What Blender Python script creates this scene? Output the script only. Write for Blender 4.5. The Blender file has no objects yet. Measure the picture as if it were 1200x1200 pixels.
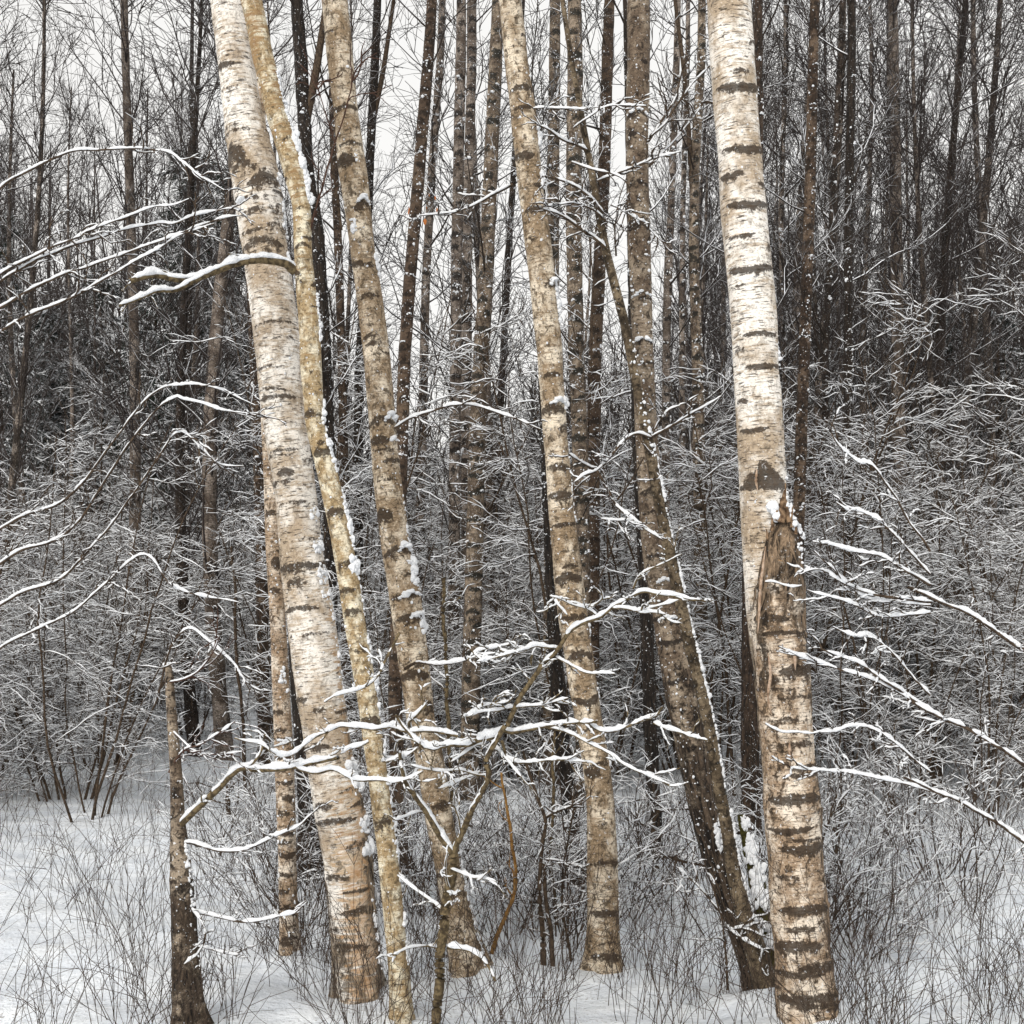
import bpy, math, random
import numpy as np
from mathutils import Vector

S = bpy.context.scene
COL = S.collection
F, HOR, CAMZ = 1500.0, 720.0, 1.6          # focal length in photo pixels, horizon row, eye height
R = np.random.default_rng(7)
PI = math.pi

# ------------------------------------------------------------------ basics
def gz(x, y):
    x = np.asarray(x, float); y = np.asarray(y, float)
    n = (0.05*np.sin(0.9*x+0.4*y+1) + 0.04*np.sin(1.7*y-0.8*x+2) + 0.025*np.sin(3.1*x+2.3*y)
         + 0.012*np.sin(7.3*x-5.1*y) + 0.010*np.sin(11*y+6*x+.5))
    far = 0.25*np.sin(0.11*x+.7)*np.sin(0.09*y)
    return n*0.8 + far*np.clip((y-9)/15, 0, 1)

def P(px, py, Y):
    px = np.asarray(px, float); py = np.asarray(py, float)
    return np.stack([(px-600)/F*Y, np.broadcast_to(np.asarray(Y, float), px.shape)+0*px, CAMZ-(py-HOR)/F*Y], -1)

class MB:
    def __init__(s): s.v=[]; s.f=[]; s.n=0
    def add(s, v, *faces):
        v = np.asarray(v, float).reshape(-1, 3)
        for f in faces: s.f.append(np.asarray(f, np.int64)+s.n)
        s.v.append(v); s.n += len(v)
    def mesh(s, name, mat, attrs=None, smooth=True):
        me = bpy.data.meshes.new(name)
        v = np.concatenate(s.v) if s.v else np.zeros((0,3))
        me.vertices.add(len(v)); me.vertices.foreach_set('co', v.astype(np.float32).ravel())
        if s.f:
            li = np.concatenate([f.ravel() for f in s.f])
            tot = np.concatenate([np.full(len(f), f.shape[1]) for f in s.f])
            st = np.concatenate([[0], np.cumsum(tot)[:-1]])
            me.loops.add(len(li)); me.loops.foreach_set('vertex_index', li.astype(np.int32))
            me.polygons.add(len(tot)); me.polygons.foreach_set('loop_start', st.astype(np.int32))
            me.polygons.foreach_set('loop_total', tot.astype(np.int32))
            me.polygons.foreach_set('use_smooth', np.full(len(tot), smooth))
        for k, a in (attrs or {}).items():
            a = np.asarray(a, np.float32)
            if a.ndim == 2:
                at = me.attributes.new(k, 'FLOAT_VECTOR', 'POINT'); at.data.foreach_set('vector', a.ravel())
            else:
                at = me.attributes.new(k, 'FLOAT', 'POINT'); at.data.foreach_set('value', a.ravel())
        me.materials.append(mat); me.update(calc_edges=True)
        return me
    def obj(s, name, mat, parent=None, attrs=None, smooth=True):
        return link(name, s.mesh(name, mat, attrs, smooth), parent)

def link(name, me, parent=None):
    o = bpy.data.objects.new(name, me); COL.objects.link(o)
    if parent: o.parent = parent
    return o

def tag(o, label=None, cat=None, group=None, kind=None):
    for k, v in (('label',label),('category',cat),('group',group),('kind',kind)):
        if v: o[k] = v
    return o

def thing(name, label, cat, group=None, loc=(0,0,0)):
    o = bpy.data.objects.new(name, None); COL.objects.link(o); o.location = loc
    o.empty_display_size = .1
    return tag(o, label, cat, group)

def local(root, v):                       # world points -> the thing's frame
    return np.asarray(v) - np.array(root.location)

def copy_tree(o, parent=None):
    c = o.copy(); COL.objects.link(c); c.parent = parent
    for ch in list(o.children): copy_tree(ch, c)
    return c

def unit(a): return a/np.maximum(np.linalg.norm(a, axis=-1, keepdims=True), 1e-9)

# ------------------------------------------------------------------ tubes and twigs, many at a time
def frames(Pn):
    t = unit(np.gradient(Pn, axis=1))
    s = np.cross(t, [0,0,1.0]); n = np.linalg.norm(s, axis=-1, keepdims=True)
    s = np.where(n > .06, s/np.maximum(n,1e-9), unit(np.cross(t, [0,1.0,0.01])))
    return t, s, np.cross(s, t)

def tube_idx(M, K, ns):
    i = np.arange(M)[:,None,None]*K*ns; k = np.arange(K-1)[None,:,None]*ns
    a = np.arange(ns)[None,None,:]; b = (a+1) % ns
    return np.stack([i+k+a, i+k+b, i+k+ns+b, i+k+ns+a], -1).reshape(-1, 4)

def tubes(mb, Pn, Rn, ns=3):
    if len(Pn) == 0: return
    M, K, _ = Pn.shape
    _, s, u = frames(Pn)
    a = np.arange(ns)*2*PI/ns - PI/2
    v = Pn[:,:,None] + Rn[:,:,None,None]*(np.cos(a)[None,None,:,None]*s[:,:,None] + np.sin(a)[None,None,:,None]*u[:,:,None])
    mb.add(v, tube_idx(M, K, ns))

SEC6 = np.array([[-1,-.15],[-.92,.45],[-.45,.9],[.3,1.0],[.9,.5],[1,-.15],[0,-.35]])
SEC4 = np.array([[-1,-.1],[-.3,1.0],[.55,.9],[1,-.1]])
def snow_on(mb, rng, Pn, Rn, w, h, sec=SEC6, gap=.25, vert=.75):
    """a ridge of snow lying along the upper side of each polyline; thins out where the twig stands upright"""
    if len(Pn) == 0: return
    M, K, _ = Pn.shape
    t, s, u = frames(Pn)
    up = np.array([0,0,1.0])
    hz = np.clip((vert + .12 - np.abs(t[...,2]))/.35, 0, 1)
    x = np.linspace(0, 1, K)[None]
    amp = np.zeros((M,K))
    for q in range(5):
        fr = rng.uniform(1, 2 + 1.6*q + K*.22, (M,1))
        amp += np.sin(fr*x*PI + rng.uniform(0, 6.28, (M,1)))*.2
    m = np.clip(.9 + amp*.55, .3, 1.4)*np.clip((amp + .95 - gap*1.6)*3.0 + rng.normal(0, .12, (M,K)), 0, 1)
    m = m*hz*np.clip(.25+(1-x)*7, 0, 1)*np.clip(.4+x*12, 0, 1)
    W = (Rn*1.0 + w)*np.clip(m*1.3, 0, 1)**.6*rng.uniform(.78, 1.18, (M,K)); H = h*m*rng.uniform(.72, 1.2, (M,K))
    nrm = unit(up - t*t[...,2:3]*.6)
    base = Pn + nrm*(Rn*.45)[...,None] - up*0.0
    k = len(sec)
    v = base[:,:,None] + W[:,:,None,None]*sec[None,None,:,0:1]*s[:,:,None] + (H*1.0)[:,:,None,None]*sec[None,None,:,1:2]*nrm[:,:,None]
    mb.add(v, tube_idx(M, K, k))

def grow(rng, p0, d0, L, K, wob=.15, grav=0.0):
    M = len(p0); out = np.zeros((M,K,3)); out[:,0] = p0; d = unit(d0); p = p0.copy()
    st = (L/(K-1))[:,None]
    for k in range(1, K):
        d = unit(d + rng.normal(0, wob, (M,3)) + np.array([0,0,1.0])*grav)
        p = p + d*st; out[:,k] = p
    return out

def spawn(rng, Pn, n, t0, t1, ang, planar=0.0):
    M, K, _ = Pn.shape
    tt = rng.uniform(t0, t1, (M,n))*(K-1); k = np.minimum(tt.astype(int), K-2); f = (tt-k)[...,None]
    mi = np.arange(M)[:,None]
    p = Pn[mi,k]*(1-f) + Pn[mi,k+1]*f
    t = unit(Pn[mi,k+1]-Pn[mi,k])
    sd = rng.normal(0,1,(M,n,3))*np.array([1,1,1-planar])
    sd = unit(sd - (sd*t).sum(-1,keepdims=True)*t)
    a = rng.normal(ang, .2, (M,n,1))
    d = np.cos(a)*t + np.sin(a)*sd
    return p.reshape(-1,3), d.reshape(-1,3), (tt/(K-1)).ravel()

def taper(r0, r1, M, K, p=1.0):
    x = np.linspace(0,1,K)[None]**p
    r0 = np.asarray(r0, float).reshape(-1,1); r1 = np.asarray(r1, float).reshape(-1,1)
    return np.broadcast_to(r0*(1-x)+r1*x, (M,K)).copy()

def ico():
    import bmesh
    b = bmesh.new(); bmesh.ops.create_icosphere(b, subdivisions=2, radius=1)
    v = np.array([x.co[:] for x in b.verts]); f = np.array([[q.index for q in p.verts] for p in b.faces]); b.free()
    return v, f
ICV, ICF = ico()
def blobs(mb, rng, C, r, sx=1., sy=1., sz=1.):
    """lumps of stuck snow"""
    C = np.asarray(C, float); M = len(C)
    if M == 0: return
    r = np.broadcast_to(np.asarray(r, float), (M,))*np.exp(rng.normal(-.22, .42, M)).clip(.3, 1.5)
    a = rng.normal(0, 1, (M,3,3)); ph = rng.uniform(0, 6.28, (M,3))
    d = 1 + .16*np.sin(np.einsum('mij,nj->mni', a*2.2, ICV) + ph[:,None]).sum(-1)
    sc = np.stack([np.broadcast_to(np.asarray(q, float), (M,)) for q in (sx,sy,sz)], -1)
    v = C[:,None] + ICV[None]*d[...,None]*(r[:,None]*sc)[:,None]
    f = (np.arange(M)[:,None,None]*len(ICV) + ICF[None]).reshape(-1,3)
    mb.add(v, f)

# ------------------------------------------------------------------ materials
class NT:
    def __init__(s, name):
        s.m = bpy.data.materials.new(name); s.m.use_nodes = True
        s.t = s.m.node_tree; s.t.nodes.clear()
        s.out = s.t.nodes.new('ShaderNodeOutputMaterial'); s.b = s.t.nodes.new('ShaderNodeBsdfPrincipled')
        s.t.links.new(s.b.outputs[0], s.out.inputs[0])
    def n(s, ty, **kw):
        o = s.t.nodes.new(ty)
        for k, v in kw.items():
            if k[0] == '_': o.inputs[int(k[1:])].default_value = v
            else: setattr(o, k, v)
        return o
    def l(s, a, b): s.t.links.new(a, b)
    def val(s, x, sock):
        if isinstance(x, (int, float)): sock.default_value = x
        else: s.l(x, sock)
    def math(s, op, a, b=0.0, c=None):
        o = s.n('ShaderNodeMath', operation=op); s.val(a, o.inputs[0]); s.val(b, o.inputs[1])
        if c is not None: s.val(c, o.inputs[2])
        return o.outputs[0]
    def ramp(s, x, a, b):
        o = s.n('ShaderNodeMapRange', interpolation_type='SMOOTHSTEP'); s.val(x, o.inputs[0])
        o.inputs[1].default_value = a; o.inputs[2].default_value = b
        return o.outputs[0]
    def mix(s, f, a, b):
        o = s.n('ShaderNodeMix', data_type='RGBA'); s.val(f, o.inputs[0])
        for x, k in ((a,6),(b,7)):
            if isinstance(x, tuple): o.inputs[k].default_value = (*x, 1)
            else: s.l(x, o.inputs[k])
        return o.outputs[2]
    def attr(s, name): return s.n('ShaderNodeAttribute', attribute_name=name)
    def noise(s, vec, scale3, detail=3.0, rough=.55, dist=0.0):
        mp = s.n('ShaderNodeVectorMath', operation='MULTIPLY'); s.l(vec, mp.inputs[0]); mp.inputs[1].default_value = scale3
        o = s.n('ShaderNodeTexNoise'); s.l(mp.outputs[0], o.inputs['Vector'])
        o.inputs['Scale'].default_value = 1; o.inputs['Detail'].default_value = detail
        o.inputs['Roughness'].default_value = rough; o.inputs['Distortion'].default_value = dist
        return o.outputs['Fac']
    def bump(s, h, strength, dist):
        o = s.n('ShaderNodeBump'); s.l(h, o.inputs['Height']); o.inputs['Strength'].default_value = strength; o.inputs['Distance'].default_value = dist
        s.l(o.outputs[0], s.b.inputs['Normal'])
    def done(s, col, rough=.85, spec=.2):
        s.val(col, s.b.inputs['Base Color']) if not isinstance(col, tuple) else setattr(s.b.inputs['Base Color'], 'default_value', (*col,1))
        s.b.inputs['Roughness'].default_value = rough; s.b.inputs['Specular IOR Level'].default_value = spec
        return s.m

SNOWC = (.86,.88,.91)
def m_snow(name, scale=40., bump=.3):
    t = NT(name); g = t.n('ShaderNodeNewGeometry')
    n = t.noise(g.outputs['Position'], (scale,)*3, 4)
    c = t.mix(t.ramp(n, .3, .7), (.80,.83,.87), (.90,.91,.93))
    t.bump(n, bump, .01)
    return t.done(c, .7, .25)
M_SNOW = m_snow('snow', 150., .9)

def birch(name, light, tan, dark, blotch=.5, spot=.5, dash=.5, orange=(.40,.215,.085), fleck=.3, bs=7., peel2=(.58,.46,.32)):
    """papery birch bark. 'bark' = (radius cos, radius sin, length); mark/peel/fissure are set per point"""
    t = NT(name)
    oi = t.n('ShaderNodeObjectInfo'); vec0 = t.attr('bark').outputs['Vector']
    ad = t.n('ShaderNodeVectorMath', operation='ADD'); t.l(vec0, ad.inputs[0])
    sc = t.n('ShaderNodeMath', operation='MULTIPLY'); t.l(oi.outputs['Random'], sc.inputs[0]); sc.inputs[1].default_value = 37.
    t.l(sc.outputs[0], ad.inputs[1]); vec = ad.outputs[0]
    mark = t.attr('mark').outputs['Fac']; peel = t.attr('peel').outputs['Fac']; fis_shade = t.attr('fissure_shade').outputs['Fac']
    big = t.noise(vec, (bs,bs,bs*.7), 4, .6)
    mid = t.noise(vec, (34,34,30), 5, .75, .6)
    lay = t.noise(vec, (12,12,80), 4, .65)
    das = t.noise(vec, (24,24,170), 3, .6)
    fin = t.noise(vec, (85,85,105), 4, .8)
    c = t.mix(t.ramp(big, .5-blotch*.28, .70-blotch*.2), light, tan)
    c = t.mix(t.math('MULTIPLY', t.ramp(t.math('ADD', lay, t.math('MULTIPLY', t.math('SUBTRACT', big, .5), .35)), .50, .60), .8), c, tan)
    c = t.mix(t.math('MULTIPLY', t.ramp(mid, .5, .62), spot), c, tuple(x*.30 for x in tan))
    c = t.mix(t.math('MULTIPLY', t.ramp(t.math('ADD', fin, t.math('MULTIPLY', t.math('SUBTRACT', mid, .5), .5)), .40, .30), .85), c, tuple(min(.9, x*1.12) for x in light))
    c = t.mix(t.math('MULTIPLY', t.ramp(das, .565, .635), dash), c, dark)
    c = t.mix(t.math('MULTIPLY', t.ramp(fin, .53, .66), spot), c, tuple(x*.9 for x in dark))
    # peeling orange and pink layers
    pe = t.ramp(t.math('ADD', peel, t.math('MULTIPLY', t.math('SUBTRACT', lay, .5), 2.2)), .45, .8)
    c = t.mix(t.math('MULTIPLY', pe, .8), c, t.mix(t.ramp(mid, .35, .65), orange, peel2))
    # dark bands, scars
    mk = t.ramp(t.math('ADD', mark, t.math('ADD', t.math('MULTIPLY', t.math('SUBTRACT', mid, .5), 2.2), t.math('MULTIPLY', t.math('SUBTRACT', fin, .5), 1.1))), .38, .72)
    c = t.mix(t.math('MULTIPLY', mk, .9), c, t.mix(t.ramp(t.math('ADD', t.math('MULTIPLY', fin, .6), t.math('MULTIPLY', mid, .4)), .38, .62), tuple(x*.12 for x in dark), tuple(x*2.1 for x in dark)))
    # fissured corky bark, also the shading painted into some trunk edges
    fv = t.noise(vec, (48,48,9), 5, .7, .8)
    fc = t.mix(t.ramp(fv, .38, .66), tuple(x*.5 for x in dark), tuple(x*1.15 for x in tan))
    fk = t.ramp(t.math('ADD', fis_shade, t.math('ADD', t.math('MULTIPLY', t.math('SUBTRACT', big, .5), 1.0), t.math('MULTIPLY', t.math('SUBTRACT', mid, .5), 1.5))), .35, .7)
    c = t.mix(fk, c, fc)
    # snow flecks caught in the bark
    fl = t.noise(vec, (85,85,70), 2, .6)
    c = t.mix(t.math('MULTIPLY', t.ramp(fl, .66, .70), fleck), c, SNOWC)
    h = t.math('ADD', t.math('ADD', t.math('MULTIPLY', lay, .6), t.math('MULTIPLY', mid, .5)), t.math('MULTIPLY', fv, t.math('MULTIPLY', fk, 2.2)))
    h = t.math('SUBTRACT', h, t.math('MULTIPLY', mk, .35))
    t.bump(h, .9, .012)
    return t.done(c, .8, .25)

DK = (.030,.020,.013)
M_WHITE = birch('white_birch_bark', (.88,.83,.76), (.44,.345,.245), DK, .30, .50, .85, bs=6.)
M_TAN   = birch('tan_birch_bark', (.77,.67,.53), (.29,.21,.13), DK, .56, .9, .55, fleck=.4, bs=11.)
M_LICH  = birch('lichen_birch_bark', (.76,.69,.53), (.36,.26,.14), DK, .52, .75, .3, (.19,.10,.04), fleck=.4, bs=24., peel2=(.36,.235,.115))
M_ROUGH = birch('weathered_birch_bark', (.80,.70,.58), (.34,.24,.155), DK, .55, .95, .7, fleck=.5, bs=11.)
M_GRMID = birch('mottled_grey_brown_bark', (.31,.25,.185), (.13,.093,.064), (.014,.010,.008), .5, .95, .4, fleck=.6, bs=14.)
M_GREYB = birch('grey_brown_bark', (.29,.23,.17), (.105,.077,.055), (.010,.010,.008), .55, .9, .4, fleck=.6, bs=14.)
M_FARB  = birch('far_birch_bark', (.30,.25,.21), (.09,.068,.053), (.010,.008,.007), .5, .9, .6, fleck=.6)
M_DARK  = birch('dark_bark', (.06,.043,.033), (.035,.025,.018), (.014,.010,.008), .6, .6, .2, fleck=.7)
M_BROWN = birch('red_brown_bark', (.13,.09,.06), (.065,.042,.028), (.02,.014,.010), .6, .7, .3, fleck=.6)
M_OLIVE = birch('olive_brown_bark', (.21,.162,.105), (.085,.062,.038), (.03,.022,.014), .6, .8, .3, fleck=.6, bs=14.)

def m_twig(name, a, b):
    t = NT(name); g = t.n('ShaderNodeNewGeometry')
    n = t.noise(g.outputs['Position'], (60,60,60), 3)
    t.bump(n, .4, .004)
    return t.done(t.mix(t.ramp(n, .35, .65), a, b), .85, .15)
M_TWIG = m_twig('brown_twig', (.03,.021,.015), (.085,.06,.04))
M_LIMB = m_twig('limb_bark', (.05,.037,.022), (.17,.128,.07))
M_ORNG = m_twig('orange_bark', (.16,.08,.02), (.30,.17,.06))
M_RED = m_twig('red_twig', (.045,.024,.018), (.09,.05,.035))
M_STEM = m_twig('dry_stem', (.03,.022,.017), (.085,.06,.044))
M_LEAF = m_twig('dead_leaf', (.30,.08,.02), (.42,.16,.05))
M_NEED = m_twig('needles', (.014,.021,.016), (.042,.055,.042))
M_MOSS = m_twig('moss', (.035,.03,.01), (.09,.08,.02))
M_WOOD = m_twig('torn_wood', (.075,.045,.027), (.25,.165,.10))

def m_frost(name, bark, lo=.15, hi=.6):
    """bare twigs with snow lying on every face that looks up"""
    t = NT(name); g = t.n('ShaderNodeNewGeometry'); sp = t.n('ShaderNodeSeparateXYZ'); t.l(g.outputs['Normal'], sp.inputs[0])
    n = t.noise(g.outputs['Position'], (9,9,9), 2)
    k = t.ramp(t.math('ADD', sp.outputs[2], t.math('MULTIPLY', t.math('SUBTRACT', n, .5), 1.2)), lo, hi)
    return t.done(t.mix(k, bark, (.80,.82,.86)), .85, .15)
M_FROST = m_frost('frosted_twig', (.03,.023,.018), .1, .55)
M_FARTW = m_frost('far_frosted_twig', (.042,.034,.031), .3, .85)

BASES = []
# ------------------------------------------------------------------ trunks traced on the photograph, given their own distance and roundness
class Trunk:
    def __init__(s, rows, Y, ytop=-620, yb=None, ns=26, step=3.0, dY=0.0, seed=0, lump=.035, flare=.30, topw=.55, bands=(), rnd=None,
                 peel=None, fis_shade=None, extra=None):
        rng = np.random.default_rng(seed+11); rows = sorted(rows)
        ry = np.array([r[0] for r in rows], float); xc = np.array([(r[1]+r[2])/2 for r in rows], float); w = np.array([r[2]-r[1] for r in rows], float)
        n = min(3, len(ry)-1)
        if ytop < ry[0]:
            sl = (xc[n]-xc[0])/(ry[n]-ry[0]); d = ry[0]-ytop
            ry = np.r_[ytop, ry]; xc = np.r_[xc[0]-sl*d*.8, xc]; w = np.r_[w[0]*topw, w]
        sl = (xc[-1]-xc[-2])/(ry[-1]-ry[-2])
        X = (xc[-1]-600)/F*Y
        yg = yb if yb else HOR + (CAMZ-float(gz(X, Y)))/Y*F
        yend = yg + .10/Y*F
        if yend > ry[-1]:
            ry = np.r_[ry, yend]; xc = np.r_[xc, xc[-1]+sl*(yend-ry[-2])*.7]; w = np.r_[w, w[-1]*1.06]
        K = int((yend-ytop)/step)+1
        y = np.linspace(yend, ytop, K)
        def sm(v):
            a = np.interp(y, ry, v); k = np.hanning(max(5, int(46/step)|1)); k /= k.sum(); h = len(k)//2
            return np.convolve(np.pad(a, h, mode='reflect', reflect_type='odd'), k, 'valid')
        xc = sm(xc); w = np.maximum(sm(w), 1.5)
        s.Y, s.y = Y, y
        s.yd = Y + dY*(yg-y)/(yg+200)
        c = P(xc, y, s.yd); r = w/2/F*s.yd
        r = r*(1 + flare*np.exp(-np.maximum(yg-y, 0)/F*Y/.11))
        t = unit(np.gradient(c, axis=0)); e1 = unit(np.cross(np.broadcast_to([0,1.0,0], t.shape), t)); e2 = np.cross(t, e1)
        s.c, s.r, s.e1, s.e2, s.t = c, r, e1, e2, t
        s.s = np.r_[0, np.cumsum(np.linalg.norm(np.diff(c, axis=0), axis=1))]
        th = np.arange(ns)*2*PI/ns
        phi = (th + PI/2 + PI) % (2*PI) - PI           # 0 = towards the camera, + = to the right
        PHI, SS = np.meshgrid(phi, s.s); YY = np.broadcast_to(y[:,None], PHI.shape)
        lm = 0
        for q in range(7):
            m = rng.integers(0, 4); lm = lm + np.sin(m*PHI + SS*rng.uniform(2, 26) + rng.uniform(0, 6.28))*rng.uniform(.2, 1)/2.2
        mark = np.zeros_like(SS)
        bl = [tuple(b) for b in bands]
        if rnd:                                         # (how many, y0, y1)
            cnt, a, b = rnd
            for _ in range(cnt):
                bl.append((rng.uniform(a, b), rng.uniform(-PI, PI), rng.uniform(.35, 1.3), rng.uniform(2, 5), rng.uniform(-2, 8), rng.uniform(.5, 1)))
        px = Y/F
        for yy, pc, pw, tk, ch, st in bl:
            dp = np.abs((PHI-pc+PI) % (2*PI) - PI)/pw
            s0 = np.interp(yy, y[::-1], s.s[::-1])
            sc = s0 - ch*px*dp
            tt = tk*px*np.sqrt(np.clip(1-dp**2, 0.02, 1))
            below = (sc-SS)/tt
            g = np.where(below > 0, np.exp(-(below*.75)**2), np.exp(-(below*1.5)**2))
            mark = np.maximum(mark, st*g*(dp < 1))
        rr = r[:,None]*(1 + lump*lm*.6 + .05*mark)
        if extra is not None: mark = np.maximum(mark, extra(YY, PHI))
        lobe = sum(np.sin(q*PHI + rng.uniform(0, 6.28))*a for q, a in ((2,.5),(3,.6),(5,.4)))
        rr = rr*(1 + .42*lobe*(flare > 0)*np.exp(-np.maximum(yg-YY, 0)/F*Y/.10))
        fi = fis_shade(YY, PHI) if fis_shade is not None else np.zeros_like(SS)
        rr = rr*(1 + fi*.05*np.sin(PHI*9 + 3*np.sin(SS*14)))
        v = c[:,None] + rr[...,None]*(np.cos(th)[None,:,None]*e1[:,None] + np.sin(th)[None,:,None]*e2[:,None])
        s.v = v; s.rr = rr; s.ns = ns
        s.att = dict(bark=np.stack([r[:,None]*np.cos(th)[None], r[:,None]*np.sin(th)[None], SS], -1).reshape(-1,3),
                     mark=mark.ravel(), peel=(peel(YY, PHI) if peel is not None else np.zeros_like(SS)).ravel(), fissure_shade=np.asarray(fi).ravel())
        s.base = np.array([float(np.interp(yg, y[::-1], c[::-1,0])), float(np.interp(yg, y[::-1], s.yd[::-1])), 0.0])
        s.base[2] = float(gz(s.base[0], s.base[1])); s.yg = yg
        if flare > 0 and Y < 12: BASES.append((s.base[0], s.base[1], r[0]))
    def make(s, name, mat, parent):
        mb = MB(); K, ns = len(s.y), s.ns
        mb.add(local(parent, s.v.reshape(-1,3)), tube_idx(1, K, ns), np.array([[ (K-1)*ns+i for i in range(ns)]]))
        s.obj = mb.obj(name, mat, parent, s.att)
        return s.obj
    def surf(s, y, phi):
        y = np.asarray(y, float); phi = np.asarray(phi, float); th = phi - PI/2
        g = lambda a: np.stack([np.interp(y, s.y[::-1], a[::-1,k]) for k in range(3)], -1)
        r = np.interp(y, s.y[::-1], s.r[::-1])
        nrm = np.cos(th)[...,None]*g(s.e1) + np.sin(th)[...,None]*g(s.e2)
        return g(s.c) + r[...,None]*nrm, nrm
    def at(s, y):
        return float(np.interp(y, s.y[::-1], s.c[::-1,0])), float(np.interp(y, s.y[::-1], s.yd[::-1]))

class Snow:
    """snow stuck to one trunk: one mesh per tree"""
    def __init__(s, tr, root, seed): s.tr, s.root, s.mb, s.rng = tr, root, MB(), np.random.default_rng(seed)
    def side(s, y0, y1, n, p0=.7, p1=1.5, r=(2,4.5), flat=.55, clump=0):
        n = int(n*2.1); y = s.rng.uniform(y0, y1, n)
        if clump:
            cs = s.rng.uniform(y0, y1, clump); y = cs[s.rng.integers(0, clump, n)] + s.rng.normal(0, 5, n)
        p, nr = s.tr.surf(y, s.rng.uniform(p0, p1, n)); rr = s.rng.uniform(*r, n)*.74*s.tr.Y/F
        blobs(s.mb, s.rng, local(s.root, p+nr*(rr*.15)[:,None]), rr, .85*s.rng.uniform(.7,1.5,n), .7, s.rng.uniform(.6,1.5,n))
    def ledge(s, y, pc, pw, ch=6, n=26, r=(2.2,4.2)):
        u = s.rng.uniform(-1, 1, n); yy = y + ch*np.abs(u) - s.rng.uniform(0, 2, n)
        p, nr = s.tr.surf(yy, pc+pw*u); rr = s.rng.uniform(*r, n)*.8*s.tr.Y/F*(1.1-.6*np.abs(u))
        blobs(s.mb, s.rng, local(s.root, p+nr*(rr*.45)[:,None]), rr, 1.15, 1.1, .7)
    def make(s):
        if s.mb.n: tag(s.mb.obj('snow', M_SNOW, s.root), kind='stuff')

# ------------------------------------------------------------------ branches traced on the photograph
def spline(p, step):
    p = np.asarray(p, float); n = len(p)
    q = np.vstack([2*p[0]-p[1], p, 2*p[-1]-p[-2]]); out = []
    for i in range(n-1):
        a, b, c, d = q[i], q[i+1], q[i+2], q[i+3]
        m = max(2, int(np.linalg.norm(c-b)/step))
        t = np.linspace(0, 1, m, endpoint=False)[:,None]
        out.append(.5*((2*b)+(c-a)*t+(2*a-5*b+4*c-d)*t**2+(3*b-a-3*c+d)*t**3))
    out.append(p[-1:]); return np.concatenate(out)

BR = np.random.default_rng(5)
def branch(parent, pts, Y0, Y1, w0, w1, snow=4.0, twigs=0, mat=None, tl=(18,60), name='branch', tsnow=None, label=None, wob=1.15, gap=.2, vert=.8):
    """one limb through photo points: widths and snow depth in photo pixels"""
    mat = mat or M_LIMB
    c = spline(pts, 3.5); K = len(c); x = np.linspace(0, 1, K)
    c = c + np.stack([np.convolve(np.convolve(BR.normal(0, wob, K+12), np.ones(7)/7, 'valid'), np.ones(7)/7, 'valid')*2.1 for _ in range(2)], -1)*np.minimum(1, np.minimum(x, 1)*6)[:,None]
    Y = Y0 + (Y1-Y0)*x + np.convolve(BR.normal(0, .05, K+20), np.ones(21)/21, 'valid')*np.minimum(1, x*5)
    Pn = local(parent, P(c[:,0], c[:,1], Y))[None]
    k = float(Y.mean())/F
    rad = (w0+(w1-w0)*x**.9)/2*k*(1+.5*np.convolve(BR.normal(0, .35, K+14), np.ones(15)/15, 'valid'))[None]
    rad = np.maximum(rad, .3*k)
    mb, sm = MB(), MB()
    tubes(mb, Pn, rad, 8)
    if snow: snow_on(sm, BR, Pn, rad, snow*.12*k, snow*.82*k, SEC6, gap+.08, vert)
    if twigs:
        p, d, tt = spawn(BR, Pn, int(twigs*1.5+.5), .12, 1.0, .75, .35)
        L = BR.uniform(*tl, len(p))*k
        T = grow(BR, p, d, L, 11, .2, .015); r = taper(BR.uniform(.45, .8, len(p))*k*1.7, .45*k, len(p), 11)
        tubes(mb, T, r, 4)
        ts = snow if tsnow is None else tsnow
        if ts: snow_on(sm, BR, T, r, .10*ts*k+.2*k, ts*.5*k, SEC4, .34, vert)
        p, d, _ = spawn(BR, T, 2, .25, .95, .7, .5)
        T2 = grow(BR, p, d, BR.uniform(.2, .55, len(p))*tl[1]*k*.6, 6, .2); r = taper(.7*k, .35*k, len(p), 6)
        tubes(mb, T2, r, 3)
        if ts: snow_on(sm, BR, T2, r, .2*k+.06*ts*k, ts*.36*k, SEC4, .4, vert)
    o = mb.obj(name, mat, parent)
    if label: o['label'] = label
    if sm.n: sm.obj('snow', M_SNOW, o)
    return o

# ================================================================== SETTING
def ground():
    def axis(near, step, far, n): 
        a = np.arange(near[0], near[1]+1e-6, step); g = np.geomspace(step, far, n).cumsum(); g = g/g[-1]*far
        return np.r_[near[0]-g[::-1], a, near[1]+g]
    xs = axis((-5,5), .06, 300, 70); ys = axis((3.6,12), .06, 420, 70); ys = ys[ys > -40]
    X, Yg = np.meshgrid(xs, ys); Z = gz(X, Yg)
    for (bx, by, br) in BASES:
        d2 = ((X-bx)**2+(Yg-by)**2)/(br*2.2+.06)**2
        Z = Z + (.03+.25*br)*np.exp(-d2)*(1+.4*np.sin(9*X+7*Yg))
    mb = MB(); n, m = X.shape
    i = np.arange(n-1)[:,None]*m+np.arange(m-1)[None]
    mb.add(np.stack([X,Yg,Z], -1), np.stack([i,i+1,i+m+1,i+m], -1).reshape(-1,4))
    tag(mb.obj('snow_ground', m_snow('ground_snow', 9., .5)), kind='structure')
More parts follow.
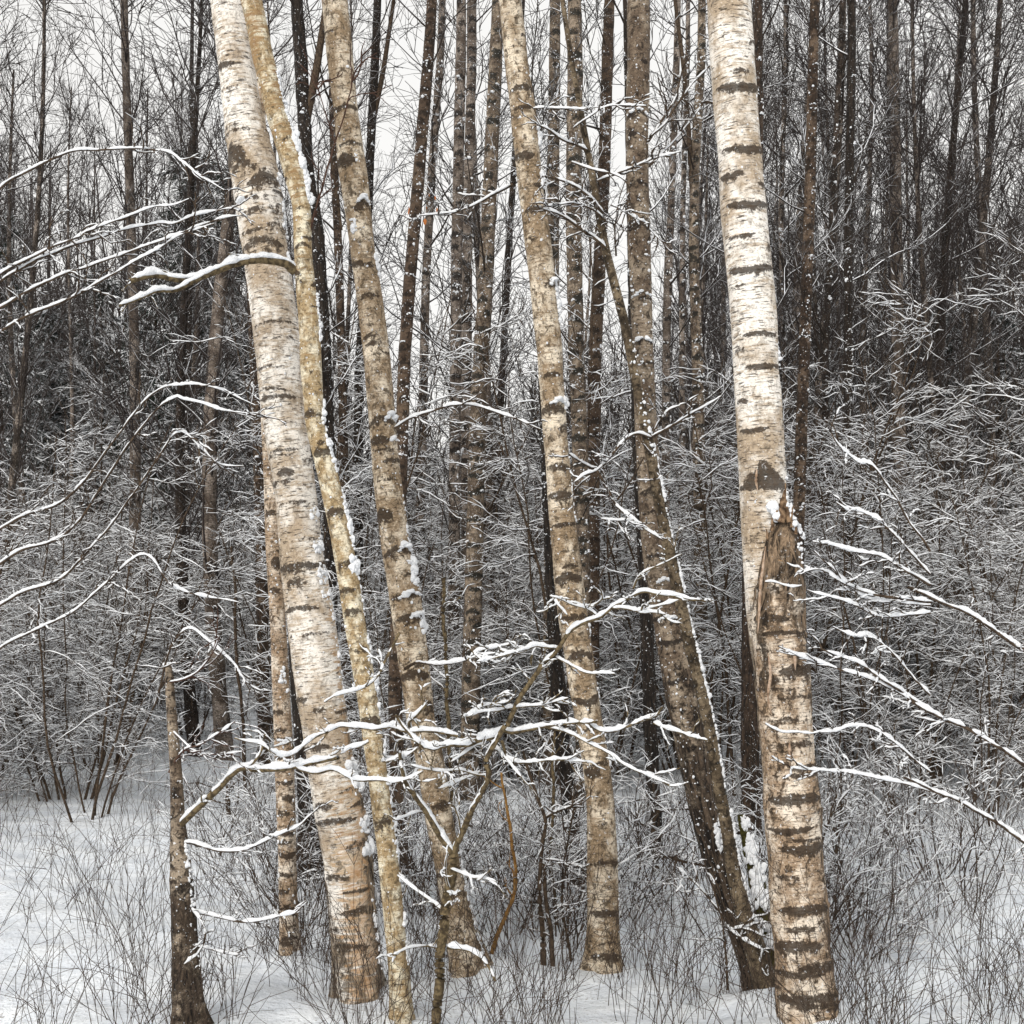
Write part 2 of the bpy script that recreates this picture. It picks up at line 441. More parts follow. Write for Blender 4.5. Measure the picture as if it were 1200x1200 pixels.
def ground_mat():
    t = NT('ground_snow'); g = t.n('ShaderNodeNewGeometry'); p = g.outputs['Position']
    a = t.noise(p, (5,5,5), 5, .6); b = t.noise(p, (60,60,60), 3, .6); d = t.noise(p, (1.3,1.3,1.3), 4, .7)
    c = t.mix(t.ramp(a, .3, .7), (.72,.765,.83), (.84,.875,.915))
    c = t.mix(t.math('MULTIPLY', t.ramp(t.math('ADD', b, t.math('MULTIPLY', d, .4)), .80, .90), .6), c, (.20,.16,.12))    # bark crumbs on the snow
    t.bump(t.math('ADD', t.math('MULTIPLY', a, 1.4), t.math('MULTIPLY', b, .25)), .7, .06)
    return t.done(c, .75, .2)
_ms = m_snow
m_snow = lambda name, *a: ground_mat() if name == 'ground_snow' else _ms(name, *a)
# ================================================================== NEAR BIRCHES
def tri(y0, y1, lo=0., hi=1.): return lambda y: lo+(hi-lo)*np.clip((y-y0)/(y1-y0), 0, 1)

# --- the big white birch on the left
tA = Trunk([(68,255,297),(110,260,303),(160,265,314),(210,271,328),(300,286,338),(400,298,352),(480,306,357),(560,320,368),(640,327,377),(700,333,388),
            (760,340,397),(840,352,406),(900,361,415),(960,371,430),(1030,382,438),(1131,391,447)], 5.3, ns=36, step=2.2, seed=1, topw=.7,
    bands=[(80,-.9,1.0,5,2,1),(108,-.8,.9,3,2,.7),(152,-.7,.8,4,2,.7),(178,-.75,.75,15,14,1.1),(195,-.35,.6,9,10,.9),(214,.55,.75,12,10,.85),(236,-.9,.6,6,3,1),(250,.2,1.2,7,8,.62),
           (268,.9,.7,8,6,.6),(286,-.1,1.2,7,9,.8),(300,.2,1.0,5,3,.5),(382,0,1.0,3,2,.7),(400,.4,.7,3,3,.6),(433,-.4,.9,3,2,.8),(467,-.2,1.1,4,3,.8),(528,-.3,.9,4,3,.7),
           (553,-.2,.5,6,3,.9),(590,0,1.0,4,3,.7),(632,.5,.7,3,3,.6),(663,-.2,1.2,7,2,.95),(680,-.3,.5,8,3,.8),(710,-.3,1.0,4,5,.9),(741,.3,.7,3,3,.6),
           (815,-.9,.5,5,2,.9),(828,.1,.4,6,2,.8),(870,-.5,.8,5,3,.8),(885,-.9,.5,7,3,.9),(935,-.6,.5,7,5,.8),(985,.8,.7,8,5,.7),(1020,-.5,.8,6,4,.7),(1060,.5,.9,7,4,.8),(1100,-.3,1.0,8,4,.8)],
    rnd=(60,-600,1150),
    peel=lambda y,p: np.clip(np.exp(-((p-1.25)/.45)**2)*np.clip((y-600)/90,0,1)*.72 + np.clip((y-850)/150,0,1)*(.68+.22*np.sin(p*1.5+.6))*np.exp(-((p-.15)/1.1)**2), 0, 1),
    fis_shade=lambda y,p: np.clip(.5*np.exp(-((p-1.4)/.4)**2)*np.clip((y-700)/200,0,1) + .42*np.clip((y-920)/170,0,1) + .35*np.exp(-((p+1.4)/.25)**2), 0, .75))  # rough bark low down; dark bands at both edges paint in side shade
A = thing('birch_tree', 'thick white birch at left with bark peeling orange towards its foot', 'tree', 'birches in the foreground', tA.base)
tA.make('trunk', M_WHITE, A)
sn = Snow(tA, A, 1)
sn.side(590, 720, 46, .8, 1.5, (1.8,4), clump=7); sn.side(640, 860, 40, 1.2, 1.7, (1.5,3), clump=12); sn.side(895, 1000, 34, .9, 1.5, (3,5.5), clump=4); sn.side(1000,1130,36,1.1,1.7,(1.8,4),clump=8)
sn.side(100, 1100, 45, -1.2, 1.2, (.7,1.4)); sn.ledge(240,-.6,.3,3,10); sn.side(300,330,10,1.2,1.6,(2,4)); sn.side(200,300,26,1.2,1.7,(1.5,3.5),clump=5)
sn.make()

# --- thin lichened birch leaning across it
tB = Trunk([(68,296,321),(130,311,335),(200,332,358),(240,343,364),(300,345,366),(340,347,370),(380,350,375),(430,352,377),(500,358,380),(560,373,397),(620,386,411),
            (680,396,421),(740,405,430),(800,416,440),(900,430,453),(1000,442,466),(1131,455,479)], 4.95, ns=26, step=2.4, seed=2, topw=.75, lump=.06,
    bands=[(485,-.2,1.2,8,2,.8),(530,.1,1.1,7,2,.9),(600,.0,1.0,9,2,.8),(660,.2,1.0,8,3,.7),(715,-.1,1.1,5,2,.9),(760,.3,.8,7,2,.6),(843,0,1.2,10,2,.75),(960,-.2,1.2,13,2,.7)], rnd=(46,-600,1150),
    peel=lambda y,p: np.clip(.56-.0010*(y-68), .12, .6)+.16*np.sin(y*.05+p*2)*np.sin(y*.021))
B = thing('birch_tree', 'slim ochre lichened birch leaning against the thick white one', 'tree', 'birches in the foreground', tB.base)
tB.make('trunk', M_LICH, B)
sn = Snow(tB, B, 2)
sn.side(85, 170, 44, 1.15, 1.75, (1.8,3.2)); sn.side(160, 240, 80, 1.0, 1.7, (2.2,4.4)); sn.side(345,400,30,1.2,1.7,(1.6,3)); sn.side(475, 670, 85, 1.05, 1.65, (2,4), clump=20)
sn.side(655,670,14,.5,1.3,(3,5)); sn.side(690,1130,90,1.2,1.75,(1.6,3.6),clump=24); sn.side(80,1120,60,-1.1,1.1,(.7,1.5)); sn.make()
branch(B, [(346,318),(335,309),(318,306),(300,305),(278,309),(252,319),(228,326),(205,327),(180,322),(150,330)], 4.95, 4.55, 12, 6, 8, 3, M_LIMB, (14,30), tsnow=3, gap=.02)
branch(B, [(240,323),(222,333),(203,341),(178,343),(140,358)], 4.7, 4.5, 7, 3, 6, 2, M_LIMB, (14,40), tsnow=4, gap=.05)
branch(B, [(363,272),(370,245),(378,215),(385,190),(392,168),(402,142),(408,120),(412,95),(410,50)], 4.95, 4.8, 3.0, .9, 0, 4, M_RED, (30,80), tsnow=0, label='thin red brown shoot rising bare from the trunk')
branch(B, [(392,168),(384,140),(376,112),(366,85),(352,50)], 4.86, 4.8, 1.4, .8, 0, 4, M_RED, (25,60), tsnow=0, label='thin red brown side shoot')

# --- third birch
tC = Trunk([(68,383,414),(130,391,419),(200,397,430),(300,412,440),(400,424,456),(500,433,464),(560,437,470),(640,447,480),(700,456,493),(760,465,501),(840,476,509),(900,489,522),(960,499,531),
            (1040,514,546),(1131,529,568)], 5.65, ns=30, step=2.4, seed=3, topw=.75,
    bands=[(129,.1,1.3,4,3,1),(172,.2,1.2,4,2,.8),(188,-.5,.9,9,4,1.1),(240,.6,.9,7,10,.9),(313,.2,1.2,4,3,.7),(348,0,1.1,5,3,.8),(403,.0,.8,5,4,.8),(490,.0,1.2,6,8,.9),(515,-.3,.9,7,2,1),
           (563,.1,1.0,3,2,.6),(600,-.6,.9,10,5,1.15),(643,.1,1.3,6,9,.9),(697,.2,1.2,5,3,.85),(722,.3,1.2,6,4,.9),(787,.0,1.3,7,6,1),(825,.9,.6,9,3,.7),(870,-.6,.8,8,3,.7),(940,.5,.9,8,3,.8),(1020,-.7,.7,7,3,.8),(1080,-.3,.6,7,3,.6)],
    rnd=(50,-600,1150), fis_shade=lambda y,p: .35*np.clip((y-700)/200,0,1)*np.exp(-((p-1.2)/.6)**2)+.3*np.exp(-((p+1.3)/.3)**2),  # corky bark, with shade painted in towards both outline edges
    peel=lambda y,p: .25*np.exp(-((y-940)/50)**2)*np.exp(-((p-.4)/.5)**2))
C_ = thing('birch_tree', 'tan birch leaning right with chevron snow ledges, behind the forked snowy sapling', 'tree', 'birches in the foreground', tC.base)
tC.make('trunk', M_TAN, C_)
sn = Snow(tC, C_, 3)
sn.ledge(235,.65,.6,9); sn.ledge(487,.8,.55,10); sn.ledge(515,.9,.4,5,14); sn.ledge(640,.75,.6,10,30); sn.ledge(695,.55,.85,7,44,(2.6,5)); sn.ledge(720,.8,.6,6,30); sn.side(660,690,20,.8,1.4,(2.5,5)); sn.side(720,745,16,1,1.5,(2.4,4))
sn.side(300,325,14,1.2,1.6,(2,4)); sn.side(260,275,10,-.6,-.2,(1.6,3)); sn.side(1000,1140,70,1.15,1.7,(1.5,3.5)); sn.side(80,1100,80,-1.2,1.3,(.7,1.6)); sn.side(580,700,20,1.2,1.6,(1.3,2.5)); sn.side(186,194,5,.3,.6,(1.5,2.5)); sn.make()
branch(C_, [(474,784),(488,777),(503,779),(520,779),(548,771),(580,765)], 5.4, 5.2, 4, 1.5, 5, 5, M_TWIG, (14,40), gap=.05)
branch(C_, [(400,270),(397,235),(391,205),(388,180),(389,160)], 5.55, 5.5, 4, 1.6, 0, 0, M_TWIG)

# --- middle birch
Db = [(107,.2,1.3,5,2,1),(130,.0,1.3,3,1,.8),(185,-.5,1.1,6,1,1.1),(220,.9,.7,5,2,.9),(248,.1,1.0,5,2,1),(280,-.8,.5,4,2,.6),(333,.7,.8,6,9,.8),(440,.1,.8,5,2,.8),(476,-.1,1.3,9,8,.95),(500,.9,.6,7,4,.8),(547,-.1,1.2,6,2,.9),
      (580,.0,1.2,7,1,1.05),(615,.1,1.3,3,1,1.05),(663,.2,.6,4,2,.9),(674,-.1,1.2,7,6,1.1),(722,.0,1.2,5,2,.9),(765,.1,1.1,6,5,1),(822,.1,1.2,6,-7,1.1),(853,-.3,.6,3,2,.8),(893,.3,1.0,4,2,.8),(903,-.5,.8,8,-3,1.1),(960,.6,.6,4,2,.5),
      (1008,.2,1.2,6,2,.7),(1065,.1,1.2,6,2,.9),(1100,.3,.8,4,2,.7),(1115,0,1.1,7,2,.9)]
tD = Trunk([(68,591,618),(130,598,628),(200,605,634),(300,617,648),(400,628,658),(500,636,664),(600,643,673),(700,651,686),(800,666,699),(900,684,715),(960,688,722),(1050,688,725),(1131,690,727)],
    5.75, ns=30, step=2.4, seed=4, topw=.75, bands=Db, rnd=(30,-600,60), fis_shade=lambda y,p: .35*np.exp(-((p+1.35)/.3)**2)+.2*np.exp(-((p-1.4)/.3)**2), peel=lambda y,p: .22*np.exp(-((y-695)/14)**2)+.15*(y>1000))  # dark left and right edges: shading painted in as rough bark
D = thing('birch_tree', 'straight tan birch with evenly spaced dark rings in the middle of the wood', 'tree', 'birches in the foreground', tD.base)
tD.make('trunk', M_TAN, D)
sn = Snow(tD, D, 4)
sn.side(135,170,24,1.2,1.7,(2,4)); sn.side(205,222,20,1.1,1.6,(2.4,4.6)); sn.ledge(330,.95,.45,10,20); sn.side(330,380,24,1.15,1.6,(1.8,4)); sn.ledge(471,.45,.9,6,26); sn.side(468,480,14,1.1,1.5,(2.5,4.5)); sn.side(80,1120,80,-1.2,1.4,(.7,1.6)); sn.side(500,1100,50,1.2,1.7,(1.2,2.6),clump=16); sn.make()
o = branch(D, [(600,216),(585,224),(560,236),(534,247),(510,252),(488,253)], 5.7, 5.5, 4, 1.3, 3.2, 7, M_TWIG, (16,50), gap=.1)
lf = MB()
for lx, ly, ls in ((479,247,7),(498,260,6),(503,228,4),(510,232,4),(500,243,3),(512,246,4)):
    c = local(D, P(lx, ly, 5.5+BR.uniform(-.05,.05))); a = BR.uniform(0, 6); q = ls*.0026
    g = np.array([[0,0,1.],[-.5,.1,.3],[-.35,-.1,-.5],[0,.05,-1],[.35,-.1,-.5],[.5,.1,.3],[0,.22,0]])*q
    ca, sa = math.cos(a), math.sin(a); g = g @ np.array([[ca,-sa,0],[sa,ca,0],[0,0,1]]).T
    lf.add(c+g, np.array([[0,1,6],[1,2,6],[2,3,6],[3,4,6],[4,5,6],[5,0,6]]))
lf.obj('dead_leaves', M_LEAF, o)

# --- big right-hand birch, forked low down, its second stem snapped off
tE = Trunk([(68,832,884),(110,835,887),(160,840,890),(250,845,898),(350,855,908),(450,861,914),(560,866,921),(640,870,925),(700,873,930),(760,880,938),(800,886,944),(880,892,950),(960,901,955),(1060,909,961),(1131,914,967)],
    4.95, ns=40, step=2.0, seed=5, topw=.75, bands=[
    (92,.1,.5,4,2,.7),(112,.2,1.3,7,-4,1.1),(184,.25,1.2,6,-4,1.1),(212,-.7,.7,6,-3,1),(222,.9,.4,5,2,.7),(248,.2,1.25,6,-4,1.1),(283,-.4,.7,4,-2,.9),(296,1.1,.4,7,2,.8),(322,-.1,1.2,6,-3,1.05),(338,-.8,.5,4,0,.6),
    (395,.1,.9,4,2,.95),(410,-1.0,.4,6,4,.7),(434,.2,1.0,4,-1,1),(470,-1.0,.4,4,3,.8),(507,-.5,.7,4,-2,1),(546,.8,.6,3,0,.6),(571,.0,1.5,5,0,1.1),
    (755,-.7,.6,12,4,.9),(790,-.5,.8,14,4,.95),(930,.0,1.2,8,3,1.1),(968,-.3,.9,5,-2,1.1),(990,.3,1.0,8,-3,1.15),(1058,.2,1.2,7,2,1.1),(1080,-.2,.6,7,2,.8),(1100,-.4,1.0,10,2,1),(1125,.5,.9,9,2,.9),(1160,0,1.4,8,2,.9)],
    rnd=(26,-600,60), extra=lambda y,p: np.clip((y-537-27*np.abs(p+.12)**.85)/11+.3,0,1.0)*np.clip((577-y)/4,0,1)*(np.abs(p)<1.55),
    fis_shade=lambda y,p: np.clip(.50*np.clip((y-600)/150,0,1)*(.75+.35*np.sin(p*2.3+y*.021)) + .5*np.exp(-((p-1.4)/.3)**2)*np.clip((y-330)/200,.3,1) + .45*np.exp(-((p+1.3)/.35)**2)*np.clip((y-700)/150,.15,1) + .15*np.clip((y-1040)/90,0,1) + .25*np.exp(-((y-830)/50)**2), 0, 1))  # rough lower bark; the dark strips along both edges are painted shade
E = thing('birch_tree', 'big white birch at right with a snapped second stem and a dark triangular scar', 'tree', 'birches in the foreground', tE.base)
tE.make('trunk', M_WHITE, E)
sn = Snow(tE, E, 5)
sn.side(560,610,14,1.0,1.5,(1.5,3)); sn.side(80,1120,50,-1.1,1.2,(.7,1.4)); sn.side(395,430,10,1.3,1.7,(1.5,3)); sn.make()
tS = Trunk([(604,912,922),(612,905,930),(625,899,934),(650,893,939),(690,886,942),(740,880,945),(800,888,948),(860,891,952),(930,895,958),(960,896,961),(1060,904,968),(1131,909,974)], 4.86, ytop=600, ns=44, step=2.0, seed=6, flare=.22, topw=.7,
    bands=[(723,-.6,.8,6,2,1.1),(740,-.1,1.0,4,2,.9),(742,.9,.6,10,2,.8),(783,.6,.9,13,2,.9),(790,-.9,.5,16,4,.9),(815,.4,.9,5,2,.7),(840,-.2,.6,6,3,.7),(868,.2,.8,6,2,.7),(897,.5,.7,6,2,.8),(930,.0,1.2,8,3,1.1),(968,-.3,.9,5,-2,1.1),(990,.3,1.0,8,-3,1.15),(1020,-.6,.6,5,2,.7),(1058,.2,1.2,7,2,1.1),(1080,-.2,.6,7,2,.8),(1100,-.4,1.0,10,2,1),(1125,.5,.9,9,2,.9),(1160,0,1.4,8,2,.9)], rnd=(34,640,1200),
    extra=lambda y,p: np.maximum(.85*(np.sin(p*10+1.6*np.sin(y*.045)+.8*np.sin(y*.12))>.62)*np.clip((735-y)/50,0,1), .9*np.exp(-((p+.95+.12*np.sin(y*.08))/.22)**2)*np.clip((840-y)/60,0,1)), lump=.075,
    peel=lambda y,p: np.clip((715-y)/60,0,1)*.42+.18*np.clip((y-780)/60,0,1)*(p>-.2), fis_shade=lambda y,p: np.clip(.22+.10*np.sin(p*2.1+y*.017)+.16*np.clip((700-y)/60,0,1)+.55*np.exp(-((p+.95)/.25)**2)*np.clip((860-y)/120,0,1)+.4*np.clip((760-y)/80,0,1)+.5*np.exp(-((p-1.4)/.35)**2),0,.9), dY=.0)
tS.base = tE.base
st = tS.make('broken_stem', M_ROUGH, E); st['label'] = 'snapped stem with red brown torn top and snow'
mb = MB()                                                       # torn splinters standing on the break
for (x0,y0,x1,y1,w) in ((915,612,919,574,11),(909,610,912,590,6),(924,612,921,585,6),(919,606,921,566,4),(928,618,927,603,5),(905,622,905,604,4),(912,610,909,594,5),(926,612,930,592,4),(932,626,934,612,4),(900,634,898,620,4),(916,608,915,584,5)):
    c = local(E, P(np.linspace(x0,x1,6), np.linspace(y0,y1,6), 4.80)); c[:,0] += BR.normal(0,.0012,6)
    tubes(mb, c[None], taper(w/2*4.8/F, .6*4.8/F, 1, 6, 1.6), 6)
mb.obj('splinter', M_WOOD, st)
sn = Snow(tS, E, 6)
sn.rng = np.random.default_rng(3); m2 = MB()
for (x0,y0,x1,y1,n,r) in ((904,592,912,606,22,5.5),(924,590,934,620,26,4.6),(934,612,943,632,16,3),(936,636,939,660,18,2.6),(908,612,914,604,10,3)):
    t = BR.uniform(0,1,n); blobs(m2, BR, local(E, P(x0+(x1-x0)*t+BR.normal(0,1.5,n), y0+(y1-y0)*t, 4.81+BR.normal(0,.012,n))), BR.uniform(.5,1,n)*r*4.8/F, .9, .8, 1)
tag(m2.obj('snow', M_SNOW, st), kind='stuff')
m_curl = m_twig('curled_bark', (.26,.17,.11), (.48,.36,.27))      # curled strips of loose bark
for pts in ([(897,640),(894,665),(891,690),(890,715),(888,742)],[(887,550),(886,562),(888,575)],[(900,765),(903,790),(900,815),(904,838)],[(921,905),(926,925),(929,945)],[(943,1062),(946,1085),(947,1105)],[(931,760),(932,785)],[(925,870),(926,890)],[(953,1098),(955,1120),(953,1140)],[(934,1110),(936,1135)]):
    c = spline(pts, 4); K = len(c); Yf = 4.95-.100 if pts[0][1] in (550,) else 4.83-.098
    if pts[0][1] > 890: Yf = 4.95-.103
    Pn = local(E, P(c[:,0], c[:,1], Yf))[None]; mb = MB(); tubes(mb, Pn, (2.0*np.sin(np.linspace(.25, PI-.15, K))*Yf/F)[None], 5); mb.obj('bark_strip', m_curl, E)
for pts, w in (([(897,682),(908,683),(918,686),(930,688),(940,686)],2),([(922,660),(930,663),(937,664)],1.5),([(897,848),(907,854),(918,858),(935,857),(952,858),(975,853)],2)):
    branch(E, pts, 4.72, 4.7, w, 1, 3.2, 0, M_TWIG, gap=.05, name='twig')

# --- the dark leaning pair
tG = Trunk([(68,735,762),(150,733,760),(200,734,760),(300,736,763),(400,741,765),(500,744,770),(600,749,778),(660,754,784),(730,766,802),(800,777,816),(870,791,829),(950,808,842),(1000,822,849),(1060,842,866),(1131,868,892)],
    5.6, ns=28, step=2.4, seed=7, topw=.75, bands=[(135,0,1.4,3,6,.8),(215,0,1.3,4,6,.7),(262,.1,1.3,8,9,.9),(350,.1,1.2,3,5,.7),(400,0,1.2,4,5,.7),(575,0,1.2,6,4,.9),(600,.1,1.1,4,3,.8),(650,0,1.2,4,3,.7),(752,0,1.3,4,-4,1),(795,-.1,1.1,4,2,.7),(873,-.2,1.2,5,3,.8),(940,0,1.0,4,3,.7)], rnd=(40,-600,900),
    fis_shade=lambda y,p: np.clip((y-690)/330, .12, .8))
G = thing('leaning_tree', 'brown tree leaning right, rough and almost black towards its foot, behind a thin stem', 'tree', None, tG.base)
tG.make('trunk', M_GRMID, G)
sn = Snow(tG, G, 7)
for y in (133,262,345,398): sn.ledge(y,.0,1.1,6,28,(1.6,3.2))
sn.ledge(680,.2,.6,3,22,(2,4)); sn.ledge(722,-.2,.7,4,26,(2,4)); sn.side(700,900,40,.9,1.5,(1.4,3),clump=12); sn.side(960,1000,22,.4,.9,(2,4)); sn.side(80,1120,130,-1.2,1.3,(.8,1.8)); sn.make()
for pts in ([(762,160),(778,145),(795,120),(810,98),(830,80),(850,60)],[(760,165),(775,142),(790,118),(798,90),(806,50)],[(760,195),(785,170),(803,150),(825,120)]):
    branch(G, pts, 5.6, 6.0, 3.4, 1.3, 2, 6, M_TWIG, (20,60), tsnow=1.5)

tH = Trunk([(68,666,672),(130,677,684),(200,689,697),(290,704,714),(380,727,738),(440,738,749),(520,754,767),(600,768,781),(680,785,799),(740,798,812),(850,824,838),(913,833,848),(973,845,860),(1023,851,868),(1073,862,883),(1131,878,905)],
    5.35, ns=16, step=2.4, seed=8, topw=.5, bands=[], rnd=(26,-300,1100), fis_shade=lambda y,p: .35+0*y)
H = thing('sapling_tree', 'thin olive brown stem leaning along the front of the rough dark trunk', 'tree', None, tH.base)
tH.make('trunk', M_OLIVE, H)
sn = Snow(tH, H, 8); sn.side(540,1000,190,1.0,1.7,(1.3,2.8),clump=60); sn.side(400,540,20,-.3,1.2,(1.5,3)); sn.side(950,1100,60,1.1,1.7,(1.8,3.6)); sn.make()
hb = [([(687,176),(672,169),(658,162),(645,153),(633,148)],4,2,4.5,5),([(672,150),(690,138),(712,125),(757,125)],2,1,3,4),([(625,127),(657,127),(690,128)],2,1.4,3,4),
      ([(700,212),(725,203),(742,195),(762,187),(798,178)],3,1,3.4,6),([(670,190),(693,198),(717,203),(731,211),(737,225),(730,245),(723,262)],2.6,1.2,3.2,4),
      ([(706,250),(690,232),(673,218),(655,211),(635,207)],5,2,4,7),([(712,262),(702,250),(690,243),(672,238),(655,241),(637,243)],3,1.5,3.5,7),
      ([(708,290),(698,279),(680,268),(663,257),(648,250),(635,246)],5,2,5,7),([(716,240),(735,250),(755,262),(775,282)],2,1,2.4,5),([(722,300),(720,270),(726,235),(735,205)],2.4,1,0,3),
      ([(763,513),(745,508),(728,519),(712,538),(699,551),(685,556),(672,565)],4,2,3.4,6),([(764,512),(785,500),(805,488),(825,476),(845,464)],4,1,3,3),([(766,505),(775,490),(785,480),(797,476)],2.4,1.4,3.4,2),
      ([(699,551),(685,543),(666,532)],3,2,4,2),([(699,551),(712,570),(724,593),(742,608),(760,622),(776,632)],4,2,4,6),([(724,585),(740,565),(755,535)],2.4,1.2,0,2),([(705,608),(722,609),(742,608)],2,1.4,3.4,3)]
for pts, w0, w1, s_, tw in hb: branch(H, pts, 5.33, 5.15, w0, w1, s_, tw, M_TWIG, (14,46), tsnow=2.6, gap=.08)

# --- mossy snow-topped stem lying against the pair
mb, sm = MB(), MB()
ml = thing('mossy_log', 'mossy stub under thick snow between the dark leaning pair and big right birch', 'log', None, (float((885-600)/F*5.5), 5.5, 0))
c = spline([(866,955),(874,990),(884,1030),(895,1080),(908,1150)], 5); K = len(c); q = local(ml, P(c[:,0]+2, c[:,1], 5.55))[None]
rad = (np.linspace(4, 17, K)*5.5/F)[None]*(1+.1*np.sin(np.arange(K)*.9))
tubes(mb, q, rad, 14)
mb.obj('stem', M_MOSS, ml)
n = 210; t = R.uniform(0,1,n)**.8; bx = np.interp(t,[0,1],[869,902])+R.normal(0,1,n)*(2+7*t)+3; by = np.interp(t,[0,1],[955,1110])
ok = ~(((by>1015)&(by<1040)&(bx<880))|((by>1062)&(by<1100)&(R.uniform(0,1,n)<.75)))
blobs(sm, R, local(ml, P(bx[ok], by[ok], 5.45-.03*t[ok])), R.uniform(.5,1,ok.sum())*(3+5*t[ok])*5.5/F, .8, .7, 1.2)
tag(sm.obj('snow', M_SNOW, ml), kind='stuff')

# --- slim birch and black trunk behind the big left birch
tI = Trunk([(300,302,316),(400,304,319),(500,306,322),(560,309,326),(640,311,329),(700,315,333),(800,319,339),(900,322,345),(1000,326,347),(1131,328,350)], 5.8, ns=22, step=2.6, seed=9, topw=.7,
    bands=[(515,-.3,.8,4,2,.7),(600,.2,1,5,3,.8),(656,.5,.8,9,4,1),(690,-.1,1.1,4,2,.8)]+[(835+i*17+BR.uniform(-5,5),BR.uniform(-.5,.5),BR.uniform(.7,1.3),BR.uniform(3,5),BR.uniform(-3,4),1) for i in range(18)], rnd=(16,-600,500))
I_ = thing('birch_tree', 'slender grey ringed birch close behind the thick white one, on its left', 'tree', 'birches in the foreground', tI.base)
tI.make('trunk', M_ROUGH, I_); sn = Snow(tI, I_, 9); sn.side(500,1120,50,-1.2,1.4,(.8,2)); sn.side(780,800,8,.2,.8,(2,3.4)); sn.make()
tJ = Trunk([(100,290,304),(300,310,325),(500,328,346),(700,336,355),(800,340,360),(860,345,366),(950,350,376),(1040,351,384)], 7.4, ytop=-200, ns=20, step=3, seed=10, flare=1.1, fis_shade=lambda y,p: .9+0*y)
J = thing('dark_tree', 'black rough trunk rooted in snow, half hidden behind the thick left birch', 'tree', None, tJ.base)
tJ.make('trunk', M_DARK, J); sn = Snow(tJ, J, 10); sn.side(820,1030,12,-1.2,1.2,(.6,1.8)); sn.ledge(945,.3,.5,2,10); sn.make()

# --- lichened tree at the left edge with the long snowy branch
tM = Trunk([(790,193,203),(850,196,208),(900,199,213),(965,200,217),(1000,199,222),(1060,200,229),(1131,202,233)], 4.85, ytop=778, topw=.6, ns=22, step=2.6, seed=11, bands=[(1040,.3,.9,10,3,.8),(1085,.0,1,8,3,.7),(930,.2,.9,6,2,.5)], rnd=(12,780,1150), fis_shade=lambda y,p: .25+.3*np.clip((y-900)/150,0,1))
M_ = thing('lichened_tree', 'grey lichened trunk at left holding a long thick snowy branch across the thick birch', 'tree', None, tM.base)
tM.make('trunk', M_GRMID, M_); sn = Snow(tM, M_, 11); sn.side(985,1060,30,.9,1.6,(1.8,3.6)); sn.side(850,1120,26,-1,1.4,(.8,1.8)); sn.ledge(777,0,1.5,1,30,(2,4)); sn.make()
branch(M_, [(207,972),(222,955),(240,938),(260,918),(272,906),(284,899),(302,902),(325,901),(350,897),(375,893),(395,888)], 4.85, 4.6, 10, 5, 8, 5, M_LIMB, (14,40), tsnow=4.5, gap=.0)
branch(M_, [(346,897),(355,903),(372,906),(388,902),(397,904),(408,911),(420,915),(445,914),(463,917),(481,913),(495,904)], 4.66, 4.45, 5, 2.5, 6.5, 5, M_LIMB, (12,34), tsnow=4, gap=.02)
branch(M_, [(284,897),(293,896),(303,884),(308,872),(311,860)], 4.72, 4.68, 4, 2, 5, 2, M_LIMB, (10,30), tsnow=4, vert=.95)
branch(M_, [(200,988),(222,988),(240,993),(258,997),(280,996),(300,989),(318,980),(335,972),(352,966),(368,952)], 4.85, 4.7, 4.5, 1.6, 5, 6, M_TWIG, (18,50), tsnow=2.4, gap=.08)
branch(M_, [(225,1068),(240,1071),(260,1076),(285,1080),(315,1075),(350,1068)], 4.85, 4.6, 4, 1.4, 4.5, 7, M_TWIG, (16,44), tsnow=3, gap=.1)
branch(M_, [(226,1108),(245,1112),(262,1116),(280,1118)], 4.82, 4.7, 3, 1.3, 4, 3, M_TWIG, (14,34), tsnow=3)
branch(M_, [(225,1065),(240,1090),(232,1115),(215,1130)], 4.8, 4.7, 3, 2, 4.5, 2, M_TWIG, (14,34), tsnow=3, vert=1.)
branch(M_, [(198,905),(215,880),(235,872),(258,858),(275,845)], 4.85, 4.6, 3, 1.2, 3, 6, M_RED, (20,60), tsnow=1.6)
branch(M_, [(196,850),(225,880),(255,884),(285,880)], 4.85, 4.7, 2.4, 1, 2.4, 6, M_RED, (20,60), tsnow=1.4)
branch(M_, [(186,812),(200,760),(222,738),(243,750),(262,768),(280,785),(292,806)], 4.85, 4.6, 3, 1.2, 4.2, 5, M_TWIG, (18,50), tsnow=2.5)
branch(M_, [(193,800),(215,796),(232,787),(248,768),(258,745)], 4.85, 4.6, 3, 1.2, 2.5, 5, M_RED, (18,60), tsnow=1.6)

# --- the forked snowy sapling in front
L = thing('snowy_sapling', 'forked sapling in front, its long limbs loaded with thick snow', 'sapling', None, ((515-600)/F*4.65, 4.65, 0.0))
L.location.z = float(gz(L.location.x, 4.65))
branch(L, [(509,1240),(513,1180),(516,1122),(522,1070),(526,1042),(532,1014),(530,994)], 4.65, 4.65, 13, 12, 0, 0, M_LIMB, name='stem')
br = lambda pts, w0, w1, s_=6, tw=4, y0=4.65, y1=4.5, mat=None, **k: branch(L, pts, y0, y1, w0, w1, s_, tw, mat or M_LIMB, k.pop('tl', (14,42)), tsnow=k.pop('tsnow', 4), gap=k.pop('gap', .02), **k)
br([(529,998),(514,975),(500,951),(486,931),(476,917),(471,900),(470,882)], 9, 4, 7, 3, vert=1.05)
br([(531,998),(540,975),(552,951),(564,929),(571,908),(568,893),(578,874),(594,851)], 8, 6, 4, 2, vert=1.0)
